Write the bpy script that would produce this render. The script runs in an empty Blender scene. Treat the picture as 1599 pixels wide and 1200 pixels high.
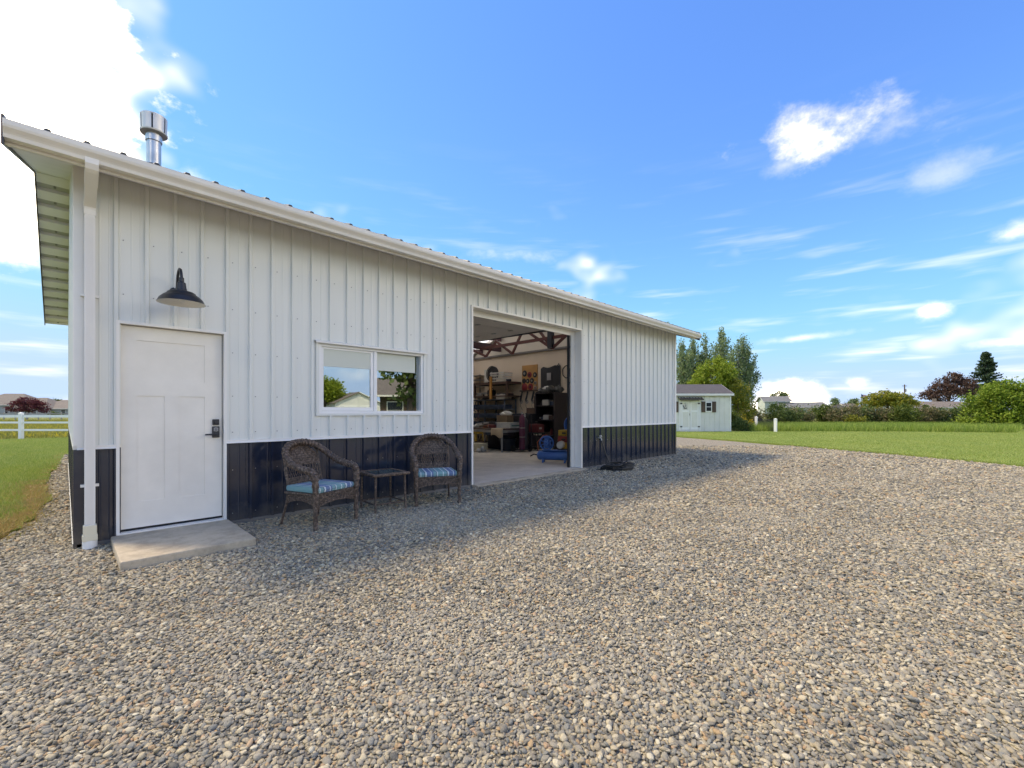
import bpy, bmesh, math, random
import numpy as np
from mathutils import Vector, Matrix
random.seed(7)
rng = np.random.default_rng(11)
R = math.radians
SC = bpy.context.scene
COL = SC.collection

# ---------------------------------------------------------------- camera
CAM_A = R(44.77)                      # heading, from the barn's long wall (world X)
CAM_H = 1.25
FPX = 692.0 / 1599.0                  # focal length over picture width
cam_d = bpy.data.cameras.new("camera")
cam_d.sensor_fit = 'HORIZONTAL'; cam_d.sensor_width = 36.0
cam_d.lens = 36.0 * FPX
cam_d.shift_y = 42.9 / 1599.0
cam_d.clip_start = 0.05; cam_d.clip_end = 5000
cam = bpy.data.objects.new("camera", cam_d)
cam.location = (0, 0, CAM_H)
cam.rotation_euler = (R(90), 0, CAM_A - R(90))
COL.objects.link(cam); SC.camera = cam

# ---------------------------------------------------------------- sun, sky, exposure
SUN_EL = R(57); SUN_AZ = R(-34)       # azimuth clockwise from +Y
sdir = Vector((math.sin(SUN_AZ) * math.cos(SUN_EL), math.cos(SUN_AZ) * math.cos(SUN_EL), math.sin(SUN_EL)))
sun_d = bpy.data.lights.new("sun", 'SUN'); sun_d.energy = 1.2; sun_d.angle = R(10.0); sun_d.color = (1.0, 0.92, 0.80)
sun = bpy.data.objects.new("sun", sun_d); sun.rotation_euler = (-sdir).to_track_quat('-Z', 'Y').to_euler()
sun.location = (-20, 30, 50); COL.objects.link(sun)
SC.view_settings.view_transform = 'Standard'; SC.view_settings.look = 'None'
SC.view_settings.gamma = 1.0; SC.view_settings.use_curve_mapping = False
SC.view_settings.exposure = 1.70
SC.view_settings.use_white_balance = True; SC.view_settings.white_balance_temperature = 8800; SC.view_settings.white_balance_tint = 10.0   # balanced for the shade, as the photograph is
SC.render.engine = 'CYCLES'
SC.cycles.use_denoising = True
SC.cycles.max_bounces = 7; SC.cycles.diffuse_bounces = 4; SC.cycles.glossy_bounces = 3
SC.cycles.transmission_bounces = 4; SC.cycles.transparent_max_bounces = 8
SC.cycles.caustics_reflective = False; SC.cycles.caustics_refractive = False
SC.cycles.sample_clamp_indirect = 6.0

world = bpy.data.worlds.new("World"); SC.world = world; world.use_nodes = True
SKY_STRENGTH = 0.15
def build_world():
    nt = world.node_tree; N = nt.nodes; L = nt.links
    N.clear()
    out = N.new('ShaderNodeOutputWorld'); bg = N.new('ShaderNodeBackground')
    sky = N.new('ShaderNodeTexSky'); sky.sky_type = 'NISHITA'; sky.sun_disc = False
    sky.sun_elevation = SUN_EL; sky.sun_rotation = SUN_AZ
    sky.altitude = 0; sky.air_density = 1.0; sky.dust_density = 0.15; sky.ozone_density = 3.0
    tc = N.new('ShaderNodeTexCoord')
    nrm = N.new('ShaderNodeVectorMath'); nrm.operation = 'NORMALIZE'; L.new(tc.outputs['Generated'], nrm.inputs[0])
    dirv = nrm.outputs[0]
    def math_n(op, a, b=None, c=None, clamp=False):
        m = N.new('ShaderNodeMath'); m.operation = op; m.use_clamp = clamp
        for i, v in enumerate((a, b, c)):
            if v is None: continue
            if isinstance(v, (int, float)): m.inputs[i].default_value = v
            else: L.new(v, m.inputs[i])
        return m.outputs[0]
    def dot(v):
        m = N.new('ShaderNodeVectorMath'); m.operation = 'DOT_PRODUCT'; L.new(dirv, m.inputs[0]); m.inputs[1].default_value = v
        return m.outputs['Value']
    def noise(scale, detail, rough, stretch=(1, 1, 1), off=0.0, turn=0.0):
        mp = N.new('ShaderNodeMapping'); L.new(dirv, mp.inputs['Vector']); mp.inputs['Scale'].default_value = stretch
        mp.inputs['Location'].default_value = (off, off * .7, off * .3); mp.inputs['Rotation'].default_value = (0, 0, turn)
        n = N.new('ShaderNodeTexNoise'); n.inputs['Scale'].default_value = scale
        n.inputs['Detail'].default_value = detail; n.inputs['Roughness'].default_value = rough
        L.new(mp.outputs[0], n.inputs['Vector']); return n.outputs['Fac']
    n_puff = noise(9.0, 7, 0.62, (1, 1, 1.5), 3.1)
    n_streak = noise(5.0, 3, 0.55, (1, 1, 9.0), 5.2)
    puffc = math_n('SUBTRACT', n_puff, 0.5)
    # cumulus and wisps: (heading deg right of view axis, elevation deg, half width deg, half height deg, roll, strength, ragged, softness)
    F0 = Vector((math.cos(CAM_A), math.sin(CAM_A), 0)); R0 = Vector((math.sin(CAM_A), -math.cos(CAM_A), 0))
    clouds = CLOUDS
    total = None
    for (h, e, wx, wz, roll, strength, ragged, soft) in clouds:
        hd = F0 * math.cos(R(h)) + R0 * math.sin(R(h))
        c = hd * math.cos(R(e)) + Vector((0, 0, 1)) * math.sin(R(e))
        rt = Vector((0, 0, 1)).cross(c).normalized() * -1
        up = rt.cross(c).normalized()
        if up.z < 0: up = -up
        cr, sr = math.cos(R(roll)), math.sin(R(roll))
        r2 = rt * cr + up * sr; u2 = up * cr - rt * sr
        mp = N.new('ShaderNodeMapping'); mp.vector_type = 'TEXTURE'; L.new(dirv, mp.inputs['Vector'])
        mp.inputs['Location'].default_value = c
        mp.inputs['Rotation'].default_value = Matrix((r2, u2, r2.cross(u2))).transposed().to_euler()
        mp.inputs['Scale'].default_value = (math.sin(R(wx)), math.sin(R(wz)), .6)
        ln = N.new('ShaderNodeVectorMath'); ln.operation = 'LENGTH'; L.new(mp.outputs[0], ln.inputs[0])
        v = math_n('MULTIPLY_ADD', puffc, -ragged, ln.outputs['Value'])
        mr = N.new('ShaderNodeMapRange'); mr.interpolation_type = 'SMOOTHSTEP'
        L.new(v, mr.inputs['Value']); mr.inputs['From Min'].default_value = 1.0; mr.inputs['From Max'].default_value = 1.0 - soft
        mr.inputs['To Min'].default_value = 0.0; mr.inputs['To Max'].default_value = strength
        a = mr.outputs[0]
        total = a if total is None else math_n('MAXIMUM', total, a)
    # thin streaks low down, over the whole dome
    sep = N.new('ShaderNodeSeparateXYZ'); L.new(dirv, sep.inputs[0]); el = sep.outputs['Z']
    st = N.new('ShaderNodeMapRange'); st.interpolation_type = 'SMOOTHSTEP'; L.new(n_streak, st.inputs['Value'])
    st.inputs['From Min'].default_value = 0.48; st.inputs['From Max'].default_value = 0.85; st.inputs['To Max'].default_value = 0.4
    low = N.new('ShaderNodeMapRange'); low.interpolation_type = 'SMOOTHSTEP'; L.new(el, low.inputs['Value'])
    low.inputs['From Min'].default_value = 0.55; low.inputs['From Max'].default_value = 0.05
    total = math_n('MAXIMUM', total, math_n('MULTIPLY', st.outputs[0], low.outputs[0]))
    # added cumulus over the whole dome, seeded heaviest out of view to fill shade
    gl = N.new('ShaderNodeMapRange'); gl.interpolation_type = 'SMOOTHSTEP'; L.new(noise(2.1, 4, 0.55, (1, 1, 1.5), CLOUD_SEED, R(CLOUD_TURN)), gl.inputs['Value'])
    gl.inputs['From Min'].default_value = 0.515; gl.inputs['From Max'].default_value = 0.68
    total = math_n('MAXIMUM', total, gl.outputs[0])
    mx = N.new('ShaderNodeMix'); mx.data_type = 'RGBA'
    L.new(total, mx.inputs['Factor'])
    # the photograph's even azure: the sky texture's white horizon glow held down, channel by channel
    sp = N.new('ShaderNodeSeparateColor'); L.new(sky.outputs[0], sp.inputs[0]); cb = N.new('ShaderNodeCombineColor')
    for i in range(3): L.new(math_n('SMOOTH_MIN', math_n('MULTIPLY', sp.outputs[i], SKY_GAIN[i]), SKY_CAP[i], SKY_CAP[i]*.6), cb.inputs[i])
    L.new(cb.outputs[0], mx.inputs['A'])
    # thin cloud is pale, dense sunlit cumulus is much brighter than the blue
    cc = N.new('ShaderNodeVectorMath'); cc.operation = 'SCALE'; cc.inputs[0].default_value = CLOUD_COL
    L.new(math_n('MULTIPLY_ADD', math_n('MULTIPLY', total, total), 3.0, 1.0), cc.inputs['Scale']); L.new(cc.outputs[0], mx.inputs['B'])
    L.new(mx.outputs['Result'], bg.inputs['Color']); bg.inputs['Strength'].default_value = SKY_STRENGTH
    L.new(bg.outputs[0], out.inputs['Surface'])
SKY_GAIN = (.228, .455, .88); SKY_CAP = (1.06, 1.68, 3.0)
CLOUD_COL = (3.9, 3.9, 3.9); CLOUD_SEED = 151.92; CLOUD_TURN = 15
CLOUDS = [
    (-47.5, 25.0, 10.0, 13.0, 0, 1.0, 2.2, 0.55), (-41, 20.5, 6.0, 3.2, 0, 0.60, 3.4, 1.2),
    (-34.5, 22.5, 5.5, 2.6, 0, 0.42, 3.6, 1.5), (-48.5, 14.2, 4.0, 2.4, 0, 0.85, 2.6, 1.0),
    (35.0, 27.2, 5.8, 3.3, 2, 0.55, 4.4, 1.7), (31.5, 25.3, 2.5, 1.2, 0, 0.25, 3.0, 1.4), (41, 26.0, 4.0, 1.6, 0, 0.28, 3.8, 1.7), (44.5, 21.0, 3.8, 1.4, 0, 0.2, 4.2, 1.9), (43.3, 9.4, 1.9, 1.1, 12, 0.6, 2.6, 1.2),
    (32.8, 0.8, 5.6, 3.0, 0, 0.80, 2.0, 0.7), (37.8, 2.9, 1.8, 0.9, 0, 0.5, 2.6, 1.1),
    (33, 7.9, 5.5, 0.55, 3, 0.35, 2.4, 1.2), (48.5, 6.0, 4.5, 0.8, 0, 0.40, 2.4, 1.3), (48.8, 15.0, 2.0, 1.3, 0, 0.5, 2.6, 1.3),
    (0, 19.5, 7.0, 1.2, 0, 0.25, 3.2, 1.5),
]
build_world()
world.cycles.sampling_method = 'MANUAL'; world.cycles.sample_map_resolution = 256
# ---------------------------------------------------------------- mesh helpers
ORG = {}
class MB:
    def __init__(s): s.v = []; s.f = []
    def add(s, vs, fs):
        b = len(s.v); s.v.extend([tuple(p) for p in vs]); s.f.extend([tuple(i + b for i in q) for q in fs]); return s
    def box(s, x0, x1, y0, y1, z0, z1):
        return s.add([(x0,y0,z0),(x1,y0,z0),(x1,y1,z0),(x0,y1,z0),(x0,y0,z1),(x1,y0,z1),(x1,y1,z1),(x0,y1,z1)],
              [(0,3,2,1),(4,5,6,7),(0,1,5,4),(1,2,6,5),(2,3,7,6),(3,0,4,7)])
    def rbox(s, x0, x1, y0, y1, z0, z1, r=.01):
        # box with chamfered edges
        bm = bmesh.new(); bmesh.ops.create_cube(bm, size=1)
        for v in bm.verts:
            v.co = Vector((x0 if v.co.x < 0 else x1, y0 if v.co.y < 0 else y1, z0 if v.co.z < 0 else z1))
        bmesh.ops.bevel(bm, geom=bm.edges[:], offset=r, segments=2, affect='EDGES', profile=.6)
        bm.verts.index_update()
        s.add([tuple(v.co) for v in bm.verts], [tuple(v.index for v in f.verts) for f in bm.faces]); bm.free(); return s
    def beam(s, a, b, w, h, up=(0,0,1)):
        a = Vector(a); b = Vector(b); d = (b - a).normalized(); u = Vector(up)
        if abs(d.dot(u)) > .98: u = Vector((1,0,0))
        r = d.cross(u).normalized() * (w/2); u = r.cross(d).normalized() * (h/2)
        vs = [a-r-u, a+r-u, a+r+u, a-r+u, b-r-u, b+r-u, b+r+u, b-r+u]
        return s.add(vs, [(3,2,1,0),(4,5,6,7),(0,1,5,4),(1,2,6,5),(2,3,7,6),(3,0,4,7)])
    def tube(s, pts, r, n=8, cap=True, closed=False, squash=None):
        pts = [Vector(p) for p in pts]; m = len(pts)
        rr = r if isinstance(r, (list, tuple)) else [r] * m
        vs = []; prev = None
        for i, p in enumerate(pts):
            if closed: t = pts[(i+1) % m] - pts[i-1]
            else: t = pts[min(i+1, m-1)] - pts[max(i-1, 0)]
            t.normalize()
            if prev is None:
                u = Vector((0,0,1)) if abs(t.z) < .9 else Vector((1,0,0))
                u = (u - t * u.dot(t)).normalized()
            else:
                u = (prev - t * prev.dot(t)).normalized()
            prev = u; w = t.cross(u)
            for k in range(n):
                a = 2*math.pi*k/n; vs.append(p + (u*math.cos(a) + w*math.sin(a)) * rr[i])
        fs = []
        for i in range(m if closed else m-1):
            j = (i+1) % m
            for k in range(n):
                fs.append((i*n+k, i*n+(k+1) % n, j*n+(k+1) % n, j*n+k))
        if cap and not closed:
            fs.append(tuple(range(n))[::-1]); fs.append(tuple((m-1)*n+k for k in range(n)))
        return s.add(vs, fs)
    def cyl(s, a, b, r0, r1=None, n=16): return s.tube([a, b], [r0, r0 if r1 is None else r1], n)
    def lathe(s, prof, c=(0,0,0), n=24, axis='z', caps=False):
        vs = []; c = Vector(c)
        for (r, h) in prof:
            for k in range(n):
                a = 2*math.pi*k/n; x, y = r*math.cos(a), r*math.sin(a)
                q = (x, y, h) if axis == 'z' else ((h, x, y) if axis == 'x' else (x, h, y))
                vs.append(c + Vector(q))
        fs = []
        for i in range(len(prof)-1):
            for k in range(n):
                fs.append((i*n+k, i*n+(k+1) % n, (i+1)*n+(k+1) % n, (i+1)*n+k))
        if caps:
            fs.append(tuple(range(n))[::-1]); fs.append(tuple((len(prof)-1)*n+k for k in range(n)))
        return s.add(vs, fs)
    def extrude(s, prof, off, x0, x1):
        # closed profile in (y,z) swept along X
        n = len(prof); vs = [(x0, p[0]+off[0], p[1]+off[1]) for p in prof] + [(x1, p[0]+off[0], p[1]+off[1]) for p in prof]
        fs = [(k, (k+1) % n, n+(k+1) % n, n+k) for k in range(n)] + [tuple(range(n))[::-1], tuple(range(n, 2*n))]
        return s.add(vs, fs)
    def ell(s, c, rx, ry, rz, nu=14, nv=9, rough=0.0):
        c = Vector(c); vs = []
        for j in range(nv+1):
            th = math.pi*j/nv
            for k in range(nu):
                ph = 2*math.pi*k/nu; q = 1 + random.uniform(-rough, rough)
                vs.append(c + Vector((rx*math.sin(th)*math.cos(ph)*q, ry*math.sin(th)*math.sin(ph)*q, rz*math.cos(th)*q)))
        fs = [(j*nu+k, (j+1)*nu+k, (j+1)*nu+(k+1) % nu, j*nu+(k+1) % nu) for j in range(nv) for k in range(nu)]
        return s.add(vs, fs)
    def move(s, M):
        s.v = [tuple(M @ Vector(p)) for p in s.v]; return s
    def build(s, name, mat, parent=None, smooth=False, fix=False):
        o = ORG.get(parent.name, Vector()) if parent else Vector()
        me = bpy.data.meshes.new(name)
        me.from_pydata([(p[0]-o.x, p[1]-o.y, p[2]-o.z) for p in s.v], [], s.f)
        if fix:
            bm = bmesh.new(); bm.from_mesh(me); bmesh.ops.recalc_face_normals(bm, faces=bm.faces[:]); bm.to_mesh(me); bm.free()
        ob = bpy.data.objects.new(name, me); COL.objects.link(ob)
        if mat is not None: me.materials.append(M[mat] if isinstance(mat, str) else mat)
        if parent: ob.parent = parent; ORG[ob.name] = o
        if smooth: shade(me)
        me.update(); return ob
def shade(me, ang=40):
    me.shade_smooth()
    try: me.set_sharp_from_angle(angle=R(ang))
    except Exception: pass
def tag(o, label, cat, group=None, kind=None):
    if label: o['label'] = label
    if cat: o['category'] = cat
    if group: o['group'] = group
    if kind: o['kind'] = kind
    return o
def thing(name, loc, label, cat, group=None):
    e = bpy.data.objects.new(name, None); COL.objects.link(e); e.location = loc; e.empty_display_size = .2
    ORG[e.name] = Vector(loc); tag(e, label, cat, group); return e
def local_thing(name, label, cat, group=None):       # built round the origin, placed afterwards
    return thing(name, (0,0,0), label, cat, group)
def place(o, loc, rz=0): o.location = loc; o.rotation_euler = (0,0,rz); return o
def copy_tree(o, parent=None):
    c = o.copy(); COL.objects.link(c); c.parent = parent
    for ch in list(o.children): copy_tree(ch, c)
    return c
def struct(o): o['kind'] = 'structure'; return o
def np_mesh(name, V, F, mat, parent=None, kind=None):
    # V (n,3), F (m,k) arrays, fast path for big meshes
    o = ORG.get(parent.name, Vector()) if parent else Vector()
    V = np.asarray(V, np.float32) - np.array([o.x, o.y, o.z], np.float32); F = np.asarray(F, np.int32)
    me = bpy.data.meshes.new(name); m, k = F.shape
    me.vertices.add(len(V)); me.vertices.foreach_set('co', V.ravel())
    me.loops.add(m*k); me.loops.foreach_set('vertex_index', F.ravel())
    me.polygons.add(m); me.polygons.foreach_set('loop_start', np.arange(0, m*k, k, dtype=np.int32))
    me.update(calc_edges=True)
    ob = bpy.data.objects.new(name, me); COL.objects.link(ob)
    me.materials.append(M[mat] if isinstance(mat, str) else mat)
    if parent: ob.parent = parent; ORG[ob.name] = o
    if kind: ob['kind'] = kind
    return ob

# ---------------------------------------------------------------- materials
M = {}
class NT:
    def __init__(s, name):
        s.m = bpy.data.materials.new(name); s.m.use_nodes = True; s.t = s.m.node_tree; s.N = s.t.nodes; s.L = s.t.links
        s.b = s.N['Principled BSDF']; s.out = s.N['Material Output']; M[name] = s.m
        s.tc = s.N.new('ShaderNodeTexCoord')
    def n(s, typ, **kw):
        x = s.N.new(typ)
        for k, v in kw.items():
            if k in x.inputs: 
                if hasattr(v, 'is_linked') or isinstance(v, bpy.types.NodeSocket): s.L.new(v, x.inputs[k])
                else: x.inputs[k].default_value = v
            else: setattr(x, k, v)
        return x
    def coord(s, scale=(1,1,1), src='Object', rot=(0,0,0)):
        mp = s.n('ShaderNodeMapping'); s.L.new(s.tc.outputs[src] if src != 'Position' else s.n('ShaderNodeNewGeometry').outputs['Position'], mp.inputs['Vector'])
        mp.inputs['Scale'].default_value = scale; mp.inputs['Rotation'].default_value = rot; return mp.outputs[0]
    def noise(s, scale, detail=4, rough=.55, vec=None, dist=0):
        x = s.n('ShaderNodeTexNoise', Scale=scale, Detail=detail, Roughness=rough, Distortion=dist)
        s.L.new(vec if vec is not None else s.coord(), x.inputs['Vector']); return x.outputs['Fac']
    def ramp(s, fac, stops, interp='LINEAR'):
        x = s.n('ShaderNodeValToRGB'); s.L.new(fac, x.inputs['Fac']); e = x.color_ramp.elements; x.color_ramp.interpolation = interp
        while len(e) < len(stops): e.new(0.5)
        for q, (p, c) in zip(e, stops): q.position = p; q.color = (*c, 1) if len(c) == 3 else c
        return x.outputs['Color']
    def mix(s, fac, a, b, mode='MIX'):
        x = s.n('ShaderNodeMix'); x.data_type = 'RGBA'; x.blend_type = mode
        for i, v in (('Factor', fac), ('A', a), ('B', b)):
            if isinstance(v, (int, float)): x.inputs[i].default_value = v
            elif isinstance(v, tuple): x.inputs[i].default_value = (*v, 1) if len(v) == 3 else v
            else: s.L.new(v, x.inputs[i])
        return x.outputs['Result']
    def maprange(s, v, a, b, c, d):
        x = s.n('ShaderNodeMapRange'); s.L.new(v, x.inputs['Value'])
        for i, q in zip(('From Min','From Max','To Min','To Max'), (a,b,c,d)): x.inputs[i].default_value = q
        return x.outputs[0]
    def set(s, **kw):
        for k, v in kw.items():
            k = k.replace('_', ' ')
            if isinstance(v, bpy.types.NodeSocket): s.L.new(v, s.b.inputs[k])
            elif isinstance(v, tuple) and len(v) == 3: s.b.inputs[k].default_value = (*v, 1)
            else: s.b.inputs[k].default_value = v
        return s
    def bump(s, h, strength=.3, dist=.01):
        x = s.n('ShaderNodeBump'); s.L.new(h, x.inputs['Height']); x.inputs['Strength'].default_value = strength; x.inputs['Distance'].default_value = dist
        s.L.new(x.outputs[0], s.b.inputs['Normal']); return s
def paint(name, col, rough=.5, metal=0, var=.08, bump=.05, bscale=60, spec=.5, vscale=1.3):
    t = NT(name); c2 = tuple(max(0, q*(1-var*2.2)) for q in col); c3 = tuple(min(1, q*(1+var)) for q in col)
    w = t.coord(src='Position')
    fac = t.noise(vscale, 6, .6, w)
    t.set(Base_Color=t.ramp(fac, [(.3, c2), (.7, c3)]), Roughness=t.maprange(t.noise(vscale*4, 4, .6, w), 0, 1, rough*.8, min(1, rough*1.2)), Metallic=metal)
    t.b.inputs['Specular IOR Level'].default_value = spec
    if bump: t.bump(t.noise(bscale, 3, .6, w), bump, .004)
    return t
def steel_white():
    t = NT('white_steel'); w = t.coord(src='Position')
    streak = t.noise(1.0, 5, .6, t.coord((9, 9, .35), 'Position'))
    grime = t.noise(.8, 5, .6, w)
    c = t.mix(t.maprange(streak, .35, .75, 0, .16), (.72, .735, .70), (.56, .57, .535))
    c = t.mix(t.maprange(grime, .45, .75, 0, .12), c, (.62, .60, .54))
    t.set(Base_Color=c, Roughness=.42); t.bump(t.noise(2.2, 3, .5, w), .06, .02)
steel_white()
def steel_navy():
    t = NT('navy_steel'); w = t.coord(src='Position')
    dust = t.noise(3.5, 6, .65, w)
    c = t.mix(t.maprange(dust, .45, .8, 0, .25), (.014, .022, .042), (.055, .056, .06))
    sz = t.n('ShaderNodeSeparateXYZ'); t.L.new(w, sz.inputs[0]); hz = t.n('ShaderNodeMath', operation='MULTIPLY_ADD'); t.L.new(dust, hz.inputs[0]); hz.inputs[1].default_value = -.45; t.L.new(sz.outputs['Z'], hz.inputs[2])
    c = t.mix(t.maprange(hz.outputs[0], -.22, .0, .55, 0), c, (.16, .14, .115))      # mud splash along the foot
    t.set(Base_Color=c, Roughness=t.maprange(dust, .3, .8, .07, .22)); t.b.inputs['Specular IOR Level'].default_value = .75
    t.bump(t.noise(2.6, 3, .5, w), .10, .03)
steel_navy()
paint('trim_white', (.80, .78, .74), .4, var=.04)
paint('cream_trim', (.74, .71, .65), .45, var=.05)
paint('soffit', (.64, .60, .66), .55, var=.04)
paint('soffit_vented_shade', (.36, .34, .34), .6, var=.05)  # vented strip, with the shade of its recess put into the darker colour
paint('door_paint', (.79, .755, .69), .45, var=.045, vscale=2.4)
paint('vinyl', (.84, .84, .83), .35, var=.02)
paint('roof_dark', (.055, .055, .058), .42, var=.15, spec=.4)
paint('galvanised', (.60, .61, .61), .36, metal=.8, var=.10, vscale=9, bump=0)
paint('stainless', (.70, .68, .65), .45, metal=.45, var=.05, vscale=6, bump=0)
paint('black_metal', (.016, .019, .026), .38, var=.15)
paint('rubber', (.02, .02, .021), .75, var=.2)
paint('screw', (.30, .31, .32), .4, metal=.6)
paint('dark_gap', (.015, .015, .015), .9)
paint('pvc', (.80, .80, .78), .4, var=.02)
paint('pvc_cream', (.70, .65, .50), .45, var=.03)
paint('lock_print', (.62, .64, .66), .4)
paint('lamp_white', (.8, .8, .77), .5)
def concrete(name, col, sc=1.0, stain=.35):
    t = NT(name); w = t.coord(src='Position')
    a = t.noise(4.5*sc, 7, .7, w); b = t.noise(45*sc, 5, .7, w)
    c = t.ramp(a, [(.25, tuple(q*(1-stain) for q in col)), (.55, col), (.8, tuple(min(1, q*1.15) for q in col))])
    c = t.mix(t.maprange(b, .35, .7, 0, .35), c, tuple(q*.62 for q in col))
    t.set(Base_Color=c, Roughness=.85); t.bump(b, .35, .006)
concrete('concrete', (.50, .425, .32), 1.0, .55)
concrete('floor_concrete', (.54, .49, .42), .6, .3)
def glass_mat():
    t = NT('window_glass'); N, L = t.N, t.L
    fr = t.n('ShaderNodeFresnel', IOR=1.9)
    gl = t.n('ShaderNodeBsdfGlossy', Roughness=.004); gl.inputs['Color'].default_value = (.92, .97, .96, 1)
    tr = t.n('ShaderNodeBsdfTransparent'); tr.inputs['Color'].default_value = (.62, .68, .66, 1)
    mx = t.n('ShaderNodeMixShader'); L.new(t.maprange(fr.outputs[0], 0, 1, .46, 1.0), mx.inputs[0]); L.new(tr.outputs[0], mx.inputs[1]); L.new(gl.outputs[0], mx.inputs[2])
    L.new(mx.outputs[0], t.out.inputs['Surface'])
glass_mat()
def table_glass():
    t = NT('table_glass'); t.set(Base_Color=(.05, .07, .065), Roughness=.06); t.b.inputs['Specular IOR Level'].default_value = .7
table_glass()
paint('shade_fabric', (.62, .65, .58), .8, var=.02)
paint('room_wall', (.42, .40, .34), .9)
# gravel: the ground sheet under and beyond the loose stones
def gravel():
    t = NT('gravel_ground'); w = t.coord(src='Position')
    vo = t.n('ShaderNodeTexVoronoi', Scale=52.0); t.L.new(w, vo.inputs['Vector'])
    hue = t.n('ShaderNodeSeparateColor'); t.L.new(vo.outputs['Color'], hue.inputs[0])
    c = t.ramp(hue.outputs[0], PEBBLE, 'CONSTANT')
    edge = t.maprange(vo.outputs['Distance'], .25, .75, 0, .45)
    c = t.mix(edge, c, (.055, .048, .040))
    big = t.noise(.55, 5, .6, w)
    c = t.mix(t.maprange(big, .4, .75, 0, .22), c, (.30, .255, .195))
    t.set(Base_Color=c, Roughness=.85)
    inv = t.maprange(vo.outputs['Distance'], 0, .8, 1, 0); t.bump(inv, .9, .02)
PEBBLE = [(0, (0.245,0.222,0.178)), (.12, (0.431,0.362,0.242)), (.24, (0.309,0.284,0.229)), (.36, (0.494,0.422,0.288)), (.46, (0.155,0.148,0.124)),
          (.53, (0.375,0.337,0.263)), (.63, (0.268,0.262,0.226)), (.71, (0.559,0.485,0.341)), (.79, (0.457,0.316,0.177)), (.83, (0.337,0.308,0.241)), (.90, (0.640,0.580,0.430)), (.93, (0.470,0.325,0.207)), (.955, (0.204,0.206,0.184))]
gravel()
def pebble():
    t = NT('pebble'); oi = t.n('ShaderNodeObjectInfo')
    c = t.ramp(oi.outputs['Random'], PEBBLE, 'CONSTANT')
    v = t.noise(2.2, 4, .65, t.coord(src='Object')); c = t.mix(t.maprange(v, .3, .7, 0, .45), c, t.mix(1.0, c, (.62, .60, .56), 'MULTIPLY'))
    big = t.n('ShaderNodeTexNoise', Scale=.8, Detail=4.0, Roughness=.6); t.L.new(oi.outputs['Location'], big.inputs['Vector'])
    c = t.mix(t.maprange(big.outputs['Fac'], .46, .72, 0, .5), c, t.mix(1.0, c, (.66, .64, .62), 'MULTIPLY'))
    c = t.mix(t.maprange(big.outputs['Fac'], .50, .28, 0, .40), c, (.42, .37, .28))
    t.set(Base_Color=c, Roughness=.72); t.b.inputs['Specular IOR Level'].default_value = .35
    t.bump(v, .25, .2)
pebble()
def grass_mat(name, stops, scale=.35, fine=25, tint=(.30, .27, .10), rough=.9, bump=.7):
    t = NT(name); w = t.coord(src='Position')
    a = t.noise(scale, 6, .62, w); b = t.noise(fine, 5, .7, w); c2 = t.noise(scale*7, 5, .65, w)
    c = t.ramp(a, stops); c = t.mix(t.maprange(b, .3, .7, 0, .55), c, t.mix(1.0, c, (.50, .55, .42), 'MULTIPLY'))
    c = t.mix(t.maprange(c2, .52, .74, 0, .5), c, tint)
    if name == 'lawn':      # mowing bands
        wv = t.n('ShaderNodeTexWave', Scale=.16, Distortion=1.2, Detail=2.0); t.L.new(t.coord((1,1,1),'Position',(0,0,R(47))), wv.inputs['Vector']); c = t.mix(t.maprange(wv.outputs['Fac'], .3, .7, 0, .30), c, t.mix(1.0, c, (.72,.80,.66), 'MULTIPLY'))
    t.set(Base_Color=c, Roughness=rough); t.b.inputs['Specular IOR Level'].default_value = .15
    t.bump(b, bump, .04)
grass_mat('lawn', [(.25, (.19,.27,.058)), (.5, (.255,.335,.085)), (.75, (.37,.40,.14))])
grass_mat('meadow', [(.25, (.12,.15,.035)), (.5, (.17,.19,.045)), (.75, (.24,.22,.05))], .12, 9, (.34, .28, .03))
def blade(name, c1, c2, c3, trans=.35):
    t = NT(name); g = t.n('ShaderNodeNewGeometry')
    c = t.ramp(g.outputs['Random Per Island'], [(0, c1), (.5, c2), (1, c3)])
    big = t.noise(.5, 4, .6, t.coord(src='Position')); c = t.mix(t.maprange(big, .4, .7, 0, .35), c, t.mix(1.0, c, (1.25, 1.1, .8), 'MULTIPLY'))
    t.set(Base_Color=c, Roughness=.6); t.b.inputs['Specular IOR Level'].default_value = .25
    tl = t.n('ShaderNodeBsdfTranslucent'); t.L.new(c, tl.inputs['Color'])
    mx = t.n('ShaderNodeMixShader'); mx.inputs[0].default_value = trans
    t.L.new(t.b.outputs[0], mx.inputs[1]); t.L.new(tl.outputs[0], mx.inputs[2]); t.L.new(mx.outputs[0], t.out.inputs['Surface'])
blade('blade_lawn', (.185,.28,.055), (.275,.36,.085), (.45,.455,.18))
blade('blade_dry', (.46,.33,.16), (.40,.30,.13), (.27,.27,.07))
blade('blade_tall', (0.161,0.253,0.040), (0.241,0.356,0.063), (0.368,0.437,0.127))
blade('blade_meadow', (.17,.20,.045), (.24,.26,.06), (.36,.33,.10))
grass_mat('dry_turf', [(.3, (.24,.16,.075)), (.5, (.36,.255,.12)), (.7, (.26,.25,.075))], 2.2, 30, (.44, .33, .17))
blade('leaf_maple', (.14,.21,.020), (.22,.30,.032), (.32,.39,.055))
blade('leaf_poplar', (0.111,0.182,0.078), (0.189,0.267,0.124), (0.286,0.358,0.189))
blade('leaf_dark', (0.060,0.102,0.029), (0.102,0.156,0.046), (0.168,0.222,0.072))
blade('leaf_shrub', (.06,.10,.018), (.10,.15,.028), (.17,.21,.05))
blade('leaf_bramble', (0.096,0.120,0.050), (0.180,0.186,0.084), (0.312,0.240,0.150))
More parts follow.
